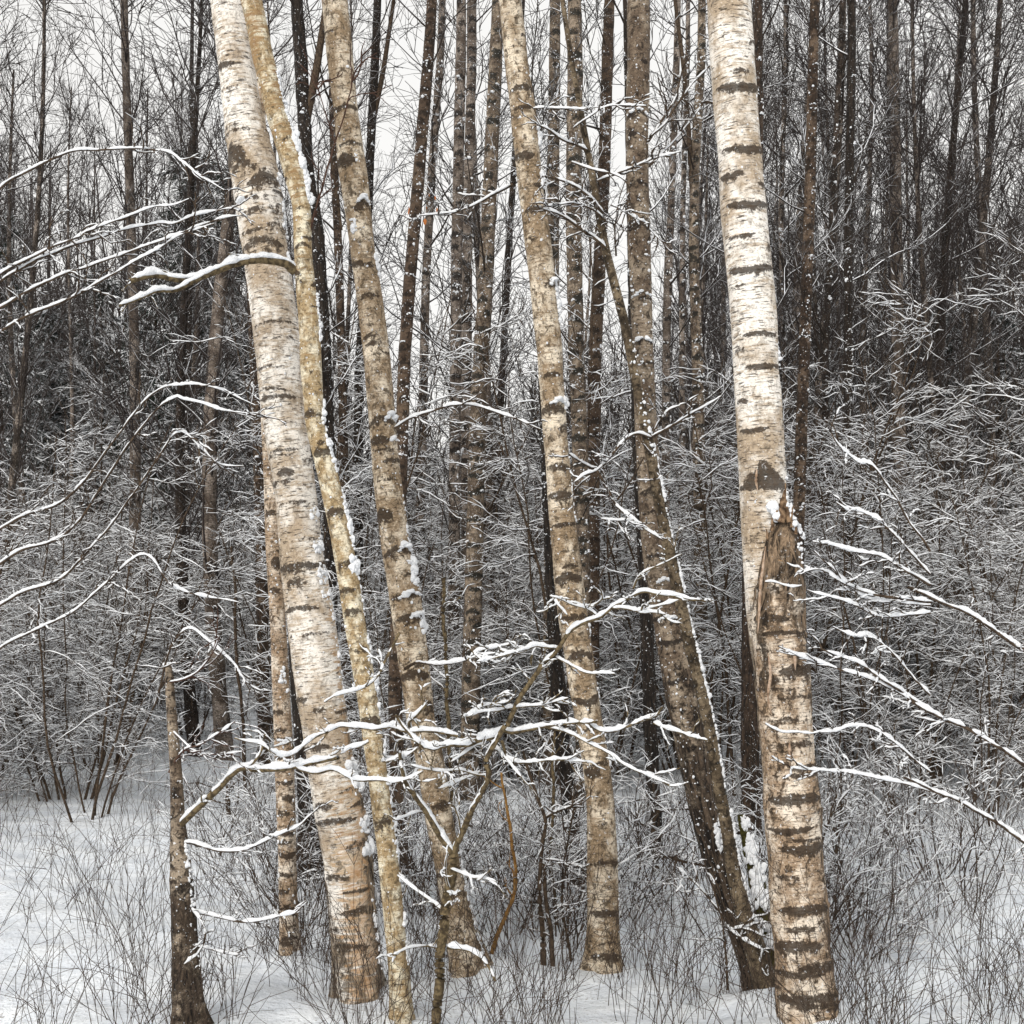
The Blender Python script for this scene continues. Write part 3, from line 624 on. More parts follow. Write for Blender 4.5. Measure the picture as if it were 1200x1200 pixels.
br([(594,851),(609,818),(634,781),(652,763),(666,742),(685,730),(704,722),(717,712),(735,703),(753,693),(772,695),(792,697),(808,702),(822,702)], 7, 3, 5.5, 6, 4.6, 4.5)
br([(590,853),(578,863),(562,867),(547,873),(527,873),(505,878),(490,871),(477,855),(468,845),(462,836)], 8, 3, 9, 6, 4.6, 4.5)
br([(486,864),(480,848),(490,838),(500,826)], 4, 3, 7, 2)
br([(592,856),(605,858),(634,851),(660,848),(686,847),(701,843)], 7, 3, 6, 3)
br([(690,847),(697,853),(708,857),(722,856),(738,850),(755,843),(768,840),(776,829)], 4, 2.5, 5.5, 3, 4.55, 4.5)
br([(766,847),(780,852),(796,856),(812,862),(829,867)], 3, 2, 5, 1, 4.52, 4.45)
br([(640,852),(658,855),(672,861),(690,872),(713,884),(730,895),(746,904),(765,912),(784,919)], 4, 1.5, 4.2, 3, 4.58, 4.4)
br([(588,868),(598,890),(620,893),(645,891),(668,892),(687,893)], 4, 2, 5, 4, 4.6, 4.45)
br([(651,770),(668,780),(686,788),(705,789),(721,790)], 3, 1.5, 4, 1, 4.58, 4.5)
br([(655,760),(640,757),(625,757),(612,764),(598,766),(586,761)], 4, 2, 5, 3, 4.58, 4.5)
br([(624,758),(600,766),(580,771),(558,776)], 3, 1.5, 4, 3, 4.55, 4.45)
br([(600,829),(618,827),(632,826),(650,822),(667,817)], 3, 1.5, 4.5, 3, 4.6, 4.5); br([(603,829),(580,832),(560,834),(540,840)], 3, 1.5, 5, 4, 4.6, 4.45)
br([(700,722),(686,713),(670,709),(655,702),(643,699)], 3, 1.5, 4.5, 4, 4.55, 4.45); br([(686,712),(697,708),(706,700),(703,690)], 3, 1.5, 4, 2)
br([(718,713),(735,714),(751,717),(765,716),(780,719)], 3.5, 2, 5, 2, 4.53, 4.45); br([(745,716),(765,712),(785,706),(795,703)], 2, 1.2, 4, 1, 4.5, 4.45)
br([(646,698),(652,708),(658,715),(664,722)], 2, 1.4, 3.6, 2); br([(742,690),(747,677),(760,668),(785,655),(800,648)], 3, 1.2, 2.4, 4)
br([(536,862),(515,858),(495,857),(475,857),(458,853),(440,855),(425,852),(410,851),(400,850),(386,855),(372,862),(358,873),(345,882),(330,884),(318,880),(305,872),(288,868),(276,864)], 5, 2, 6.5, 8, 4.55, 4.4)
br([(432,869),(420,875),(410,877),(400,884)], 3.4, 2, 6, 1, 4.5, 4.45); br([(343,880),(340,868),(330,872),(320,874)], 2, 1.5, 4, 1)
br([(464,892),(450,891),(452,893),(476,885),(488,876)], 3, 2, 6, 2); br([(462,884),(464,870),(470,866),(478,860)], 2.6, 1.5, 4.5, 2)
br([(572,908),(560,908),(540,903),(520,905),(500,902),(480,896)], 3, 1.4, 3.8, 4); br([(562,905),(545,912),(530,918),(515,923)], 3, 1.5, 4.5, 1)
br([(566,872),(552,878),(540,885),(528,892)], 2.6, 1.4, 4, 2); br([(575,868),(585,880),(596,892),(606,905),(612,912)], 3.4, 1.6, 4, 4)
br([(380,823),(392,816),(405,812),(420,808),(432,802),(443,791),(452,772),(460,757),(468,742)], 2, 3.4, 4.5, 4, 4.45, 4.6, tl=(14,50))
br([(548,773),(560,764),(575,760),(596,756)], 2, 1.4, 4.4, 3); br([(550,838),(562,829),(580,825),(596,822)], 2, 1.4, 5, 3)
br([(528,1018),(540,1024),(552,1029),(568,1030),(582,1033)], 3.4, 1.4, 4.2, 3); br([(524,1110),(537,1110),(550,1113),(561,1120),(573,1134),(580,1150)], 5, 3, 7, 0, 4.65, 4.6)
br([(514,1110),(500,1108),(488,1110),(476,1113),(465,1118)], 3, 1.5, 3.6, 2); br([(518,1066),(505,1056),(490,1044),(467,1026)], 3.4, 1.6, 4, 2, 4.7, 4.8)
br([(527,1042),(524,1030),(522,1012),(525,1000)], 2.4, 1.5, 3, 1, vert=1.1); br([(524,1045),(533,1048),(540,1044)], 2.4, 2, 5, 1)
br([(541,985),(538,960),(532,943),(531,936)], 2.4, 1.6, 3, 1, vert=1.1); br([(500,952),(490,952),(478,956),(463,962)], 2.6, 1.5, 4, 1)

# --- saplings and bent stems between the birches
def sapling(name, label, stems, Y, mat, tw=8, group=None, snow=2.6):
    x0 = stems[0][0][0][0]
    t = thing(name, label, 'sapling', group, ((x0-600)/F*Y, Y, 0)); t.location.z = float(gz(t.location.x, Y))
    for i, (pts, w0, w1) in enumerate(stems):
        branch(t, pts, Y, Y-.05*(i % 3), w0, w1, snow, tw if i else max(3, tw//2), mat, (18,60), name='stem' if i == 0 else 'branch', tsnow=snow*.9, gap=.2)
    return t
def yb(Y): return HOR+1.6/Y*F
sapling('bent_sapling', 'thin orange brown stem bent like a bow, bare, in the centre foreground', [([(574,1125),(580,1106),(588,1086),(600,1054),(604,1022),(599,978),(592,935),(588,905)],5.5,3)], 5.9, M_ORNG, 3, snow=0)
sapling('young_tree', 'dark twin stemmed sapling with a snowy side branch, left of the middle birch', [([(637,yb(5.8)),(636,1100),(633,1050),(635,990),(639,960),(629,933),(620,905),(612,880)],7,3),([(648,yb(5.8)),(646,1100),(640,1060),(637,1010)],6,4),([(640,958),(652,951),(664,946),(676,941)],4,2),([(638,1007),(655,1010),(685,1017)],2.4,1.6)], 5.8, M_TWIG, 5)
sapling('young_tree', 'slim brown pole sapling close to the left side of the middle birch', [([(654,yb(6.6)),(650,1060),(646,1000),(648,930),(650,850)],5,3)], 6.6, M_LIMB, 6)
sapling('young_tree', 'wiry sapling touching the left edge of the middle birch near its foot', [([(669,yb(5.9)),(667,1110),(658,1050),(661,1005),(670,962),(676,930)],3.4,1.8)], 5.9, M_TWIG, 7)
sapling('snag', 'thin upright dead stem capped with snow between two tan birches', [([(534,yb(7)),(530,950),(526,870),(523,797),(521,740),(520,678)],5,4.5)], 7, M_LIMB, 6)
sapling('young_tree', 'dark dead sapling on the open snow left of the ringed slender birch', [([(288,930),(286,892),(283,830),(278,770),(274,700),(272,640)],5,3)], 11.4, M_TWIG, 8)
sapling('stump', 'short black broken stub poking out of the open snow at left', [([(272,962),(268,955),(266,940),(267,926)],6,4)], 9.9, M_TWIG, 0, snow=0)
sapling('bare_branch', 'curved black dead branch sticking up from snow left of leaning pair', [([(770,1022),(768,985),(766,965),(775,945),(768,930)],6,4),([(768,962),(756,968),(747,968)],4,2),([(772,951),(790,948),(808,947)],4,3)], 7.9, M_TWIG, 3)
sapling('young_tree', 'low forked twiggy sapling just left of the foot of the leaning pair', [([(853,1160),(849,1100),(846,1072),(833,1036)],3.4,1.6),([(846,1072),(820,1040),(792,1015)],2.6,1.2),([(849,1085),(870,1100),(900,1117)],3,1.6),([(850,1090),(880,1085),(885,1082)],2.4,1.4)], 5.3, M_TWIG, 3, snow=4)
sapling('young_tree', 'dark wiry sapling on the snow right of the big right birch', [([(998,1080),(994,1050),(984,1020),(980,985),(986,950),(984,900)],3.6,1.6),([(963,990),(970,970),(982,945),(992,930)],2.6,1.6)], 7, M_TWIG, 9)
ns_ = thing('snowy_sapling', 'sapling reaching in from the right with thick snowy forked twigs towards the big birch', 'sapling', None, ((1262-600)/F*4.5, 4.5, 0)); ns_.location.z = float(gz(ns_.location.x, 4.5))
branch(ns_, [(1266,1250),(1264,1100),(1262,950),(1258,800),(1255,650),(1250,520),(1248,400)], 4.5, 4.6, 8, 3.5, 0, 0, M_TWIG, name='stem')
for pts, w in (([(1068,668),(1040,655),(1015,648),(997,645),(977,641),(953,636)],4),([(1070,712),(1040,700),(1015,693),(997,687),(983,680),(967,670),(951,668)],4),([(1072,740),(1035,722),(993,707),(967,698),(945,691)],3.4),
               ([(1073,720),(1030,705),(1000,690),(988,680),(975,665),(952,646)],2.4),([(1072,830),(1040,800),(1010,778),(997,773),(975,765),(960,759)],5),([(1072,830),(1030,800),(980,782),(955,774),(933,767),(913,759)],3),
               ([(1072,930),(1030,912),(997,907),(970,904),(950,902),(925,899)],3),([(1068,640),(1040,620),(1010,600),(992,596),(980,588)],3),([(1070,880),(1030,858),(1000,850),(980,856),(960,858)],2.6),([(1062,580),(1030,555),(1005,540),(980,520),(970,500)],3),([(1072,790),(1030,752),(1000,745),(975,735)],2.6)):
    q = pts[0][1]; b = 700 if q < 760 else 835 if q < 850 else 925
    pts = [(1090, b + (q-b)*.45)] + pts[1:]
    branch(ns_, pts, 4.47, 4.35, w, 1.4, 5, 6, M_TWIG, (14,44), tsnow=4, gap=.04)
for b in (700, 835, 925): branch(ns_, [(1258,b+105),(1200,b+62),(1140,b+22),(1090,b),(1062,b-14)], 4.5, 4.46, 5.5, 3.4, 5, 5, M_TWIG, (16,50), tsnow=4, gap=.1)
nl = thing('bare_sapling', 'sapling reaching in from the left with fine snowy twigs towards the thick white birch', 'sapling', None, ((-62-600)/F*5.0, 5.0, 0)); nl.location.z = float(gz(nl.location.x, 5.0))
branch(nl, [(-62,1195),(-60,1000),(-56,800),(-52,600),(-50,400),(-46,250),(-44,100),(-50,-60)], 5.0, 5.0, 8, 3, 0, 0, M_TWIG, name='stem')
for pts, w in (([(140,300),(180,285),(210,272),(240,262),(265,256),(292,251)],3.4),([(145,270),(180,262),(205,262),(235,252),(262,245),(285,246)],3),([(140,262),(170,245),(203,240),(222,232)],2.6),([(138,330),(170,300),(200,283),(230,270),(250,262)],3),
               ([(150,160),(185,175),(215,190),(235,205),(262,222)],2.6),([(128,560),(170,470),(215,450),(250,455),(300,475)],3),([(126,600),(165,500),(203,467),(215,468),(240,474),(265,482),(300,487)],3.4),([(125,650),(170,560),(205,508),(235,525),(258,545),(285,548)],3),([(124,700),(165,650),(200,685),(240,698),(280,705)],2.6)):
    pts = [(-52, pts[0][1]+95), (20, pts[0][1]+48), (85, pts[0][1]+18)] + pts[1:]
    branch(nl, pts, 5.0, 4.7, w+1, 1.2, 3.6, 8, M_TWIG, (18,56), tsnow=2.6, gap=.1)
branch(C_, [(462,502),(480,490),(505,482),(527,474),(545,475),(562,478),(600,488),(618,496),(633,503)], 5.6, 5.6, 3, 2, 3.6, 6, M_TWIG, (16,50), tsnow=2.4)

# --- fallen wood
for nm, lb, pts, Y, w in (('fallen_branch','dark fallen branch lying level under snow, behind the bow bent orange stem',[(540,965),(560,968),(590,972),(630,979),(660,984)],8.5,6),
                      ('fallen_branch','lower of two fallen branches behind the bow bent orange stem',[(545,1000),(560,993),(585,990),(610,987),(640,992)],8.0,5),
                      ('fallen_log','snow topped log lying on open snow left of the leaning pair',[(765,998),(790,1005),(815,1011),(840,1016)],7.9,9)):
    t = thing(nm, lb, 'log' if 'log' in nm else 'branch', None, tuple(P(pts[2][0], pts[2][1]+3, Y)))
    branch(t, pts, Y, Y-.1, w, w*.6, 7, 3, M_TWIG, (14,30), name='wood')

# ================================================================== STANDING TREES FURTHER BACK
TW = np.random.default_rng(21)
def crown(rng, c, r, z0, n, L=(.6,1.8), ang=.8, up=.06, sub=7, k=1.0):
    """side branches of a bare tree above height z0, as one mesh part"""
    mb = MB(); K = len(c); sel = c[c[:,2] > z0]
    if len(sel) < 4: return mb
    sel = sel[::max(1, len(sel)//40)]; Pn = sel[None]
    p, d, tt = spawn(rng, Pn, n, 0, 1, ang, .2)
    d[:,2] = np.abs(d[:,2])*.8 + .15
    B1 = grow(rng, p, d, rng.uniform(*L, n)*(1.15-.5*tt), 7, .12, up); r1 = taper(rng.uniform(.006,.012,n)*k, .003*k, n, 7); tubes(mb, B1, r1, 4)
    p, d, _ = spawn(rng, B1, sub, .15, 1, .6, .2); m = len(p)
    B2 = grow(rng, p, d, rng.uniform(.2,.7,m)*L[1]*.5, 5, .14, .02); r2 = taper(.0042*k, .002*k, m, 5); tubes(mb, B2, r2, 3)
    p, d, _ = spawn(rng, B2, 3, .2, 1, .6, .2); m = len(p)
    B3 = grow(rng, p, d, rng.uniform(.1,.35,m)*L[1]*.5, 4, .12); tubes(mb, B3, taper(.003*k, .0016*k, m, 4), 3)
    return mb

mids = [  # label, kind name, material, centre line (x,y), width top/bottom px, distance, crown branches, fissure
 ('dark trunk forking at its top between the lichened and the leaning tan birch','dark_tree',M_DARK,[(352,60),(357,150),(361,210),(372,270),(380,400),(386,560),(388,700)],14,13,11,20,.8),
 ('thin dark stem with white sky on both sides, just left of the tan leaning birch','slender_tree',M_BROWN,[(391,180),(397,300),(402,480),(405,700)],8,10,14,20,.4),
 ('dark thin forked trunk emerging behind the top of the tan leaning birch','slender_tree',M_DARK,[(440,60),(433,200),(428,330),(421,430),(420,520),(420,700)],9,10,15,24,.6),
 ('bare brown stem leaning left against the brightest gap of sky','slender_tree',M_BROWN,[(502,68),(487,250),(480,330),(474,420),(470,540),(466,700),(463,820),(469,1010)],12,15,7.6,10,.3),
 ('thin flecked birch standing right beside the leaning brown stem','slender_birch',M_FARB,[(516,68),(506,200),(499,330),(494,540),(490,700)],8,10,15,24,0),
 ('left one of the close pair of straight birches right of the sky gap','slender_birch',M_FARB,[(540,68),(535,300),(533,540),(532,700)],11,12,13,16,.1),
 ('right one of the close pair of straight birches right of the sky gap','slender_birch',M_FARB,[(553,68),(548,250),(546,480),(548,700)],10,12,13.6,16,.1),
 ('pale brown birch curving down just right of the straight close pair','slender_birch',M_GREYB,[(581,68),(575,200),(568,350),(560,480),(556,650),(552,800)],14,19,11,14,0),
 ('thin dark stem slanting between the pale brown birch and the middle birch','slender_tree',M_DARK,[(607,120),(597,280),(588,450),(580,580),(575,700)],6,8,18,20,.4),
 ('brown birch with snow ledges, first trunk right of the middle birch','slender_birch',M_GREYB,[(650,68),(648,250),(647,450),(645,700)],12,14,12,20,0),
 ('thicker brown birch directly left of where the thin leaning stem crosses','slender_birch',M_GREYB,[(674,68),(672,250),(675,400),(679,500),(682,650),(684,800)],16,17,10.4,18,.1),
 ('dark trunk rising from snow close behind the lower middle birch','dark_tree',M_DARK,[(640,500),(646,650),(652,780),(660,880),(670,960),(682,1040)],13,17,7.5,8,.9),
 ('straight reddish birch left of the tall brown leaning tree','slender_birch',M_BROWN,[(712,68),(708,200),(703,300),(697,420),(695,560),(694,700)],12,15,11,20,.2),
 ('thin flecked stem just right of the tall brown leaning tree','slender_birch',M_FARB,[(793,68),(786,250),(781,400),(780,560),(780,700)],7,9,15,26,0),
 ('dark flecked birch with joined upper limbs, left of the big right birch','slender_birch',M_GREYB,[(822,68),(814,200),(813,300),(818,450),(820,600),(822,760)],9,14,12,26,.3),
 ('black trunk in the thicket directly behind the rough leaning tree','dark_tree',M_DARK,[(744,380),(750,560),(757,700),(762,850),(770,1010)],13,14,8.3,6,1),
 ('bare brown stem standing just right of the big white right birch','slender_tree',M_BROWN,[(953,68),(950,200),(945,350),(940,480),(936,600),(934,700),(932,800)],11,13,9.5,16,.4),
 ('very thin grey stem close to the right side of the big right birch top','slender_tree',M_FARB,[(921,68),(915,250),(918,400),(925,560),(928,700)],5,6,19,26,0),
 ('dark trunk behind the snowy twigs reaching in from the right','dark_tree',M_DARK,[(998,68),(994,300),(994,500),(993,700),(994,840)],9,10,13,20,.7),
 ('dark red trunk mostly hidden on the left of the thick white birch','dark_tree',M_BROWN,[(285,60),(291,250),(297,380),(300,450),(304,560),(307,700)],10,12,13,10,.5),
 ('dark distant trunk rising beyond the open snow at left','dark_tree',M_DARK,[(222,300),(219,480),(217,600),(216,700),(216,790)],7,9.5,27,14,.8),
 ('dark brown rough trunk with snow at its foot, behind the big right birch','dark_tree',M_BROWN,[(886,300),(884,500),(880,700),(879,860),(880,985)],17,19,9,6,.9),
 ('very thin dark stem a little right of the bare brown stem by the big birch','slender_tree',M_DARK,[(985,60),(975,250),(968,400),(966,560),(967,700)],6,7,16,26,.4),
 ('slender grey birch seen between the tall brown tree and dark flecked birch','slender_birch',M_FARB,[(806,60),(800,250),(799,450),(801,700)],5,7,20,24,0),
]
for i, (lb, nm, mt, pts, w0, w1, Y, nb, fs) in enumerate(mids):
    ys = np.array([p[1] for p in pts], float); w0 *= 1.12; w1 *= 1.15
    rows = [(y, x-(w0+(w1-w0)*(y-ys[0])/(ys[-1]-ys[0]))/2, x+(w0+(w1-w0)*(y-ys[0])/(ys[-1]-ys[0]))/2) for x, y in pts]
    t = Trunk(rows, Y, ytop=-150 if ys[0] < 200 else ys[0]-400, ns=14, step=4, seed=40+i, topw=.6 if ys[0] < 200 else .3, rnd=(45,-150,900), bands=[(y_, TW.uniform(-.7,.7), TW.uniform(.6,1.5), TW.uniform(2.6,5), TW.uniform(-1,5), 1.1) for y_ in np.cumsum(TW.uniform(10,34,46))-60], fis_shade=(lambda y, p, q=fs: q+0*y), lump=.05)
    o = thing(nm, lb, 'tree', None, t.base); t.make('trunk', mt, o)
    s_ = Snow(t, o, 60+i); s_.side(60, 760, int(24+w1*3), -1.3, 1.5, (.4,1.4), clump=45)
    for yy in TW.uniform(70, 720, 26): s_.ledge(yy, TW.uniform(-.9,1.0), TW.uniform(.3,.9), TW.uniform(1,5), 9, (.6,1.6))
    s_.make()
    if nb:
        cb = crown(TW, local(o, t.c), t.r, 1.0+(3.0-o.location.z if Y < 9 else 1.2), int(nb*.8), (.5*Y/11,1.5*Y/11), .85, .08, 7, Y/11)
        if cb.n: tag(cb.obj('branches', M_FROST, o), kind='stuff')
        if 'forking' in lb or 'joined' in lb or 'forked' in lb:
            x, y = pts[0][0], 150
            sgn = 1 if 'fork' in lb else -1
            q = P(np.array([np.interp(y,[p[1] for p in pts],[p[0] for p in pts])+sgn*a for a in (0,6,14,26)]), np.array([y+(0 if sgn>0 else 160), y-30+(0 if sgn>0 else 100), y-70+(0 if sgn>0 else 20), y-150]), Y)
            m_ = MB(); q = spline(local(o, q), .08); tubes(m_, q[None], taper(w0*.35*Y/F, w0*.22*Y/F, 1, len(q)), 8); m_.obj('limb', M_TWIG, o)

# --- rank and file: far birches, each its own tree (shared prototypes)
def far_proto(seed, Ht):
    rng = np.random.default_rng(seed); K = 60; z = np.linspace(-.15, Ht, K)
    x = .25*np.sin(z*rng.uniform(.15,.4)+rng.uniform(0,6)); x -= np.interp(0, z, x); yv = .2*np.sin(z*rng.uniform(.15,.4)+rng.uniform(0,6)); yv -= np.interp(0, z, yv)
    c = np.stack([x+z*rng.normal(0,.015), yv, z], -1); r = np.interp(z, [-.2,0,.4,Ht], [.12,.11,.085,.02]); ns = 10
    th = np.arange(ns)*2*PI/ns
    v = c[:,None] + r[:,None,None]*np.stack([np.cos(th), np.sin(th), 0*th], -1)[None]*(1+.07*np.sin(z*9+seed)[:,None,None])
    PH, ZZ = np.meshgrid(th, z); mark = np.zeros_like(ZZ)
    for _ in range(66):
        zc, pc, pw, tk = rng.uniform(0, Ht), rng.uniform(0, 6.28), rng.uniform(.5,1.6), rng.uniform(.02,.06)
        dp = np.abs((PH-pc+PI)%(2*PI)-PI)/pw; mark = np.maximum(mark, np.exp(-((ZZ-zc+.06*dp)/tk)**2)*(dp<1))
    mb = MB(); mb.add(v, tube_idx(1,K,ns))
    att = dict(bark=np.stack([r[:,None]*np.cos(th), r[:,None]*np.sin(th), ZZ], -1).reshape(-1,3), mark=mark.ravel(), peel=0*mark.ravel(), fissure_shade=0*mark.ravel()+(.5 if seed % 2 else 0))
    root = thing('far_birch', 'slim bare birch standing far back in the wood', 'tree', 'slim birches far back')
    mb.obj('trunk', M_FARB if seed % 3 else M_DARK, root, att)
    cb = crown(rng, c, r, 1.8, 85, (.7,2.3), .8, .10, 8, 1.25)
    tag(cb.obj('crown', M_FARTW, root), kind='stuff')
    return root
PX = np.random.default_rng(77)
def ppos(x, Y): return ((x-600)/F*Y, Y, float(gz((x-600)/F*Y, Y))-.02)
fp = [far_proto(s, h) for s, h in ((1,13),(2,16),(3,11),(4,15),(5,12),(6,17))]
spots = []
for i in range(70):
    for _ in range(60):
        Y = PX.uniform(14, 42); x = PX.uniform(-120, 1320)
        if i > 50: x = PX.uniform(870, 1150) if i > 54 else PX.uniform(200, 330)
        if 415 < x < 550: continue
        if 550 < x < 800 and PX.uniform() < .6: continue
        if x < 330 and PX.uniform() < .3: continue
        if all(abs(x-a) > 7 for a, b in spots): break
    spots.append((x, Y))
for i, (x, Y) in enumerate(spots):
    o = fp[i] if i < len(fp) else copy_tree(fp[i % len(fp)])
    o.location = ppos(x, Y); o.rotation_euler = (PX.normal(0,.02), PX.normal(0,.03), PX.uniform(0,6.28)); k = PX.uniform(.75,1.15); o.scale = (k*PX.uniform(.7,1.2),)*2+(k,)

# --- dark snowy spruces behind
def spruce_proto(seed, Ht):
    rng = np.random.default_rng(seed); root = thing('spruce_tree', 'dark snow laden spruce behind the birches', 'tree', 'snowy spruces behind the birches')
    mb = MB(); z = np.linspace(-.2, Ht, 20); c = np.stack([.03*np.sin(z), .03*np.cos(z*1.2), z], -1)
    tubes(mb, c[None], np.linspace(.14,.01,20)[None], 8); mb.obj('trunk', M_TWIG, root)
    n = int(Ht*20); zz = .5+(Ht-.6)*rng.uniform(0,1,n)**1.1; a = rng.uniform(0,6.28,n); Lb = (.25+(Ht-zz)*.20)*rng.uniform(.65,1.15,n)
    p0 = np.stack([0*a,0*a,zz],-1); d = np.stack([np.cos(a),np.sin(a),.05+0*a],-1)
    B1 = grow(rng, p0, d, Lb, 8, .06, -.09)
    nb, sn_ = MB(), MB()
    p, dd, tt = spawn(rng, B1, 34, .12, 1.0, .85, .6); m = len(p)
    T = grow(rng, p, dd, rng.uniform(.10,.34,m), 4, .12, -.10)
    tubes(nb, T, taper(.009, .004, m, 4), 3); tubes(nb, B1, taper(.02,.012,n,8), 3)
    p, dd, _ = spawn(rng, T, 4, .15, 1, .8, .5); m2_ = len(p)
    T2 = grow(rng, p, dd, rng.uniform(.06,.16,m2_), 3, .1, -.1); tubes(nb, T2, taper(.006,.003,m2_,3), 3)
    nb.obj('needles', M_NEED, root)
    q = rng.uniform(0,1,m) < .75
    snow_on(sn_, rng, T[q], taper(.009,.006,q.sum(),4), .010, .024, SEC4, .3, 1.0)
    snow_on(sn_, rng, B1, taper(.02,.012,n,8), .016, .035, SEC4, .3, 1.0)
    tag(sn_.obj('snow', M_SNOW, root), kind='stuff')
    return root
sp = [spruce_proto(s, h) for s, h in ((1,9),(2,11),(3,7.5))]
sspots = [(228,32,1.4),(272,36,1.5),(182,34,1.15),(120,38,1.3),(330,26,.72),(375,30,.62),(60,36,1.2),(0,34,1.2),(290,33,.9),(410,36,.50),(440,38,.42),(480,40,.40),(520,42,.42),(560,38,.46),(600,36,.5),(640,36,.52),(690,34,.52),(740,36,.6),(790,32,.58),(840,34,.66),(890,30,.62),(930,28,.62),(965,30,.75),(1010,26,.7),(1060,24,.7),(1110,28,.9),(1170,22,.7),(1230,26,.9),(330,42,.7),(240,40,1.0),(150,38,1.),(80,36,.9),(1020,38,1.0),(1100,40,1.0),(460,30,.36),(540,29,.36),(620,28,.40),(700,27,.40),(770,26,.42),(860,25,.45)]
for i, (x, Y, k) in enumerate(sspots):
    o = sp[i] if i < 3 else copy_tree(sp[i % 3])
    if i >= 3: pass
    o.location = ppos(x, Y); o.rotation_euler = (0,0,PX.uniform(0,6.28)); h = {0:9,1:11,2:7.5}[i % 3]; k2 = k*9.5/h*PX.uniform(.9,1.1); o.scale = (k2,k2,k2)

# --- understory: snow-loaded shrubs, each its own plant
def shrub_proto(seed, Ht, nst, dens=1.0, open_=False, thin=1.0):
    rng = np.random.default_rng(seed)
    root = thing('snowy_shrub', 'twiggy bare shrub covered in fresh snow in the undergrowth', 'shrub', 'snowy shrubs of the undergrowth')
    mb, sm = MB(), MB()
    a = rng.uniform(0, 6.28, nst); p0 = np.stack([np.cos(a),np.sin(a),0*a],-1)*rng.uniform(.02,.25,(nst,1)); p0[:,2] = -.05
    d = np.stack([np.cos(a)*.28,np.sin(a)*.28,1+0*a],-1)
    st = grow(rng, p0, d, rng.uniform(.6,1,nst)*Ht, 14, .07, .02); rs = taper(rng.uniform(.010,.018,nst)*thin, .004*thin, nst, 14); tubes(mb, st, rs, 5)
    p, d, tt = spawn(rng, st, int(17*dens), .12, 1, 1.15, .5); m = len(p)
    B1 = grow(rng, p, d, rng.uniform(.3,1.05,m)*(1.1-.5*tt), 9, .17, -.015); r1 = taper(.0055*thin, .0026*thin, m, 9); tubes(mb, B1, r1, 4)
    snow_on(sm, rng, B1, r1, .0012*thin, .0095*thin, SEC4, .28)
    p, d, tt = spawn(rng, B1, 8, .12, 1, .75, .55); m = len(p)
    B2 = grow(rng, p, d, rng.uniform(.10,.42,m), 7, .26, -.01); r2 = taper(.0032*thin, .0018*thin, m, 7); tubes(mb, B2, r2, 3)
    snow_on(sm, rng, B2, r2, .0008*thin, .0060*thin, SEC4, .32)
    p, d, tt = spawn(rng, B2, 2, .2, 1, .7, .5); m = len(p)
    B3 = grow(rng, p, d, rng.uniform(.05,.2,m), 4, .12); r3 = taper(.0024*thin, .0015*thin, m, 4); tubes(mb, B3, r3, 3)
    snow_on(sm, rng, B3, r3, .0006*thin, .0042*thin, SEC4, .38)
    tag(mb.obj('stems', M_TWIG, root), kind='stuff'); tag(sm.obj('snow', M_SNOW, root), kind='stuff')
    return root
sh = [shrub_proto(101,3.2,6), shrub_proto(102,4.4,6), shrub_proto(103,2.3,7), shrub_proto(104,4.0,5), shrub_proto(105,3.0,7), shrub_proto(106,5.0,5)]
shl = []
for i in range(135):
    for _ in range(80):
        Y = 9.2+19*PX.uniform()**1.2; x = PX.uniform(-150, 1350)
        if x < 350 and Y < 15.5 and x > 120: continue            # the open snow on the left
        if 480 < x < 860 and Y < 10.8: continue
        if x < 350 and PX.uniform() < .25: continue
        if all((abs(x-a)*Y/F)**2+(Y-b)**2 > .4 for a, b in shl): break
    shl.append((x, Y))
for i, (x, Y) in enumerate(shl):
    o = sh[i] if i < len(sh) else copy_tree(sh[i % len(sh)])
    k = PX.uniform(.75,1.15)*(1+.006*Y)*(1.0 if Y > 10.5 else .62); o.location = ppos(x, Y); o.rotation_euler = (0,0,PX.uniform(0,6.28)); o.scale = (k,)*3

# --- low bare twigs sticking out of the snow nearer by
lb_ = []
for i in range(26):
    Y = PX.uniform(5.8, 10.5); x = PX.choice([PX.uniform(460,900), PX.uniform(200,1000), PX.uniform(940,1150)])
    lb_.append((x, Y))
def low_proto(seed):
    rng = np.random.default_rng(seed); root = thing('low_bush', 'low thin leafless bush with dark wiry twigs rising from the snow', 'bush', 'low wiry bushes in the snow')
    mb, sm = MB(), MB(); n = 9
    a = rng.uniform(0,6.28,n); p0 = np.stack([np.cos(a),np.sin(a),0*a],-1)*rng.uniform(.0,.2,(n,1)); p0[:,2] = -.04
    st = grow(rng, p0, np.stack([np.cos(a)*.5,np.sin(a)*.5,1+0*a],-1), rng.uniform(.4,1.15,n), 12, .09, .0); rs = taper(.0042,.0016,n,12); tubes(mb, st, rs, 4)
    p, d, tt = spawn(rng, st, 6, .2, 1, .75, .2); m = len(p); B = grow(rng, p, d, rng.uniform(.1,.4,m), 7, .11, .0); r = taper(.0024,.0012,m,7); tubes(mb, B, r, 3); snow_on(sm, rng, B, r, .0022, .0065, SEC4, .35)
    p, d, tt = spawn(rng, B, 3, .2, 1, .7, .3); m = len(p); B = grow(rng, p, d, rng.uniform(.05,.18,m), 5, .11, .0); r = taper(.0018,.001,m,5); tubes(mb, B, r, 3); snow_on(sm, rng, B, r, .002, .005, SEC4, .4)
    tag(mb.obj('stems', M_STEM, root), kind='stuff'); tag(sm.obj('snow', M_SNOW, root), kind='stuff'); return root
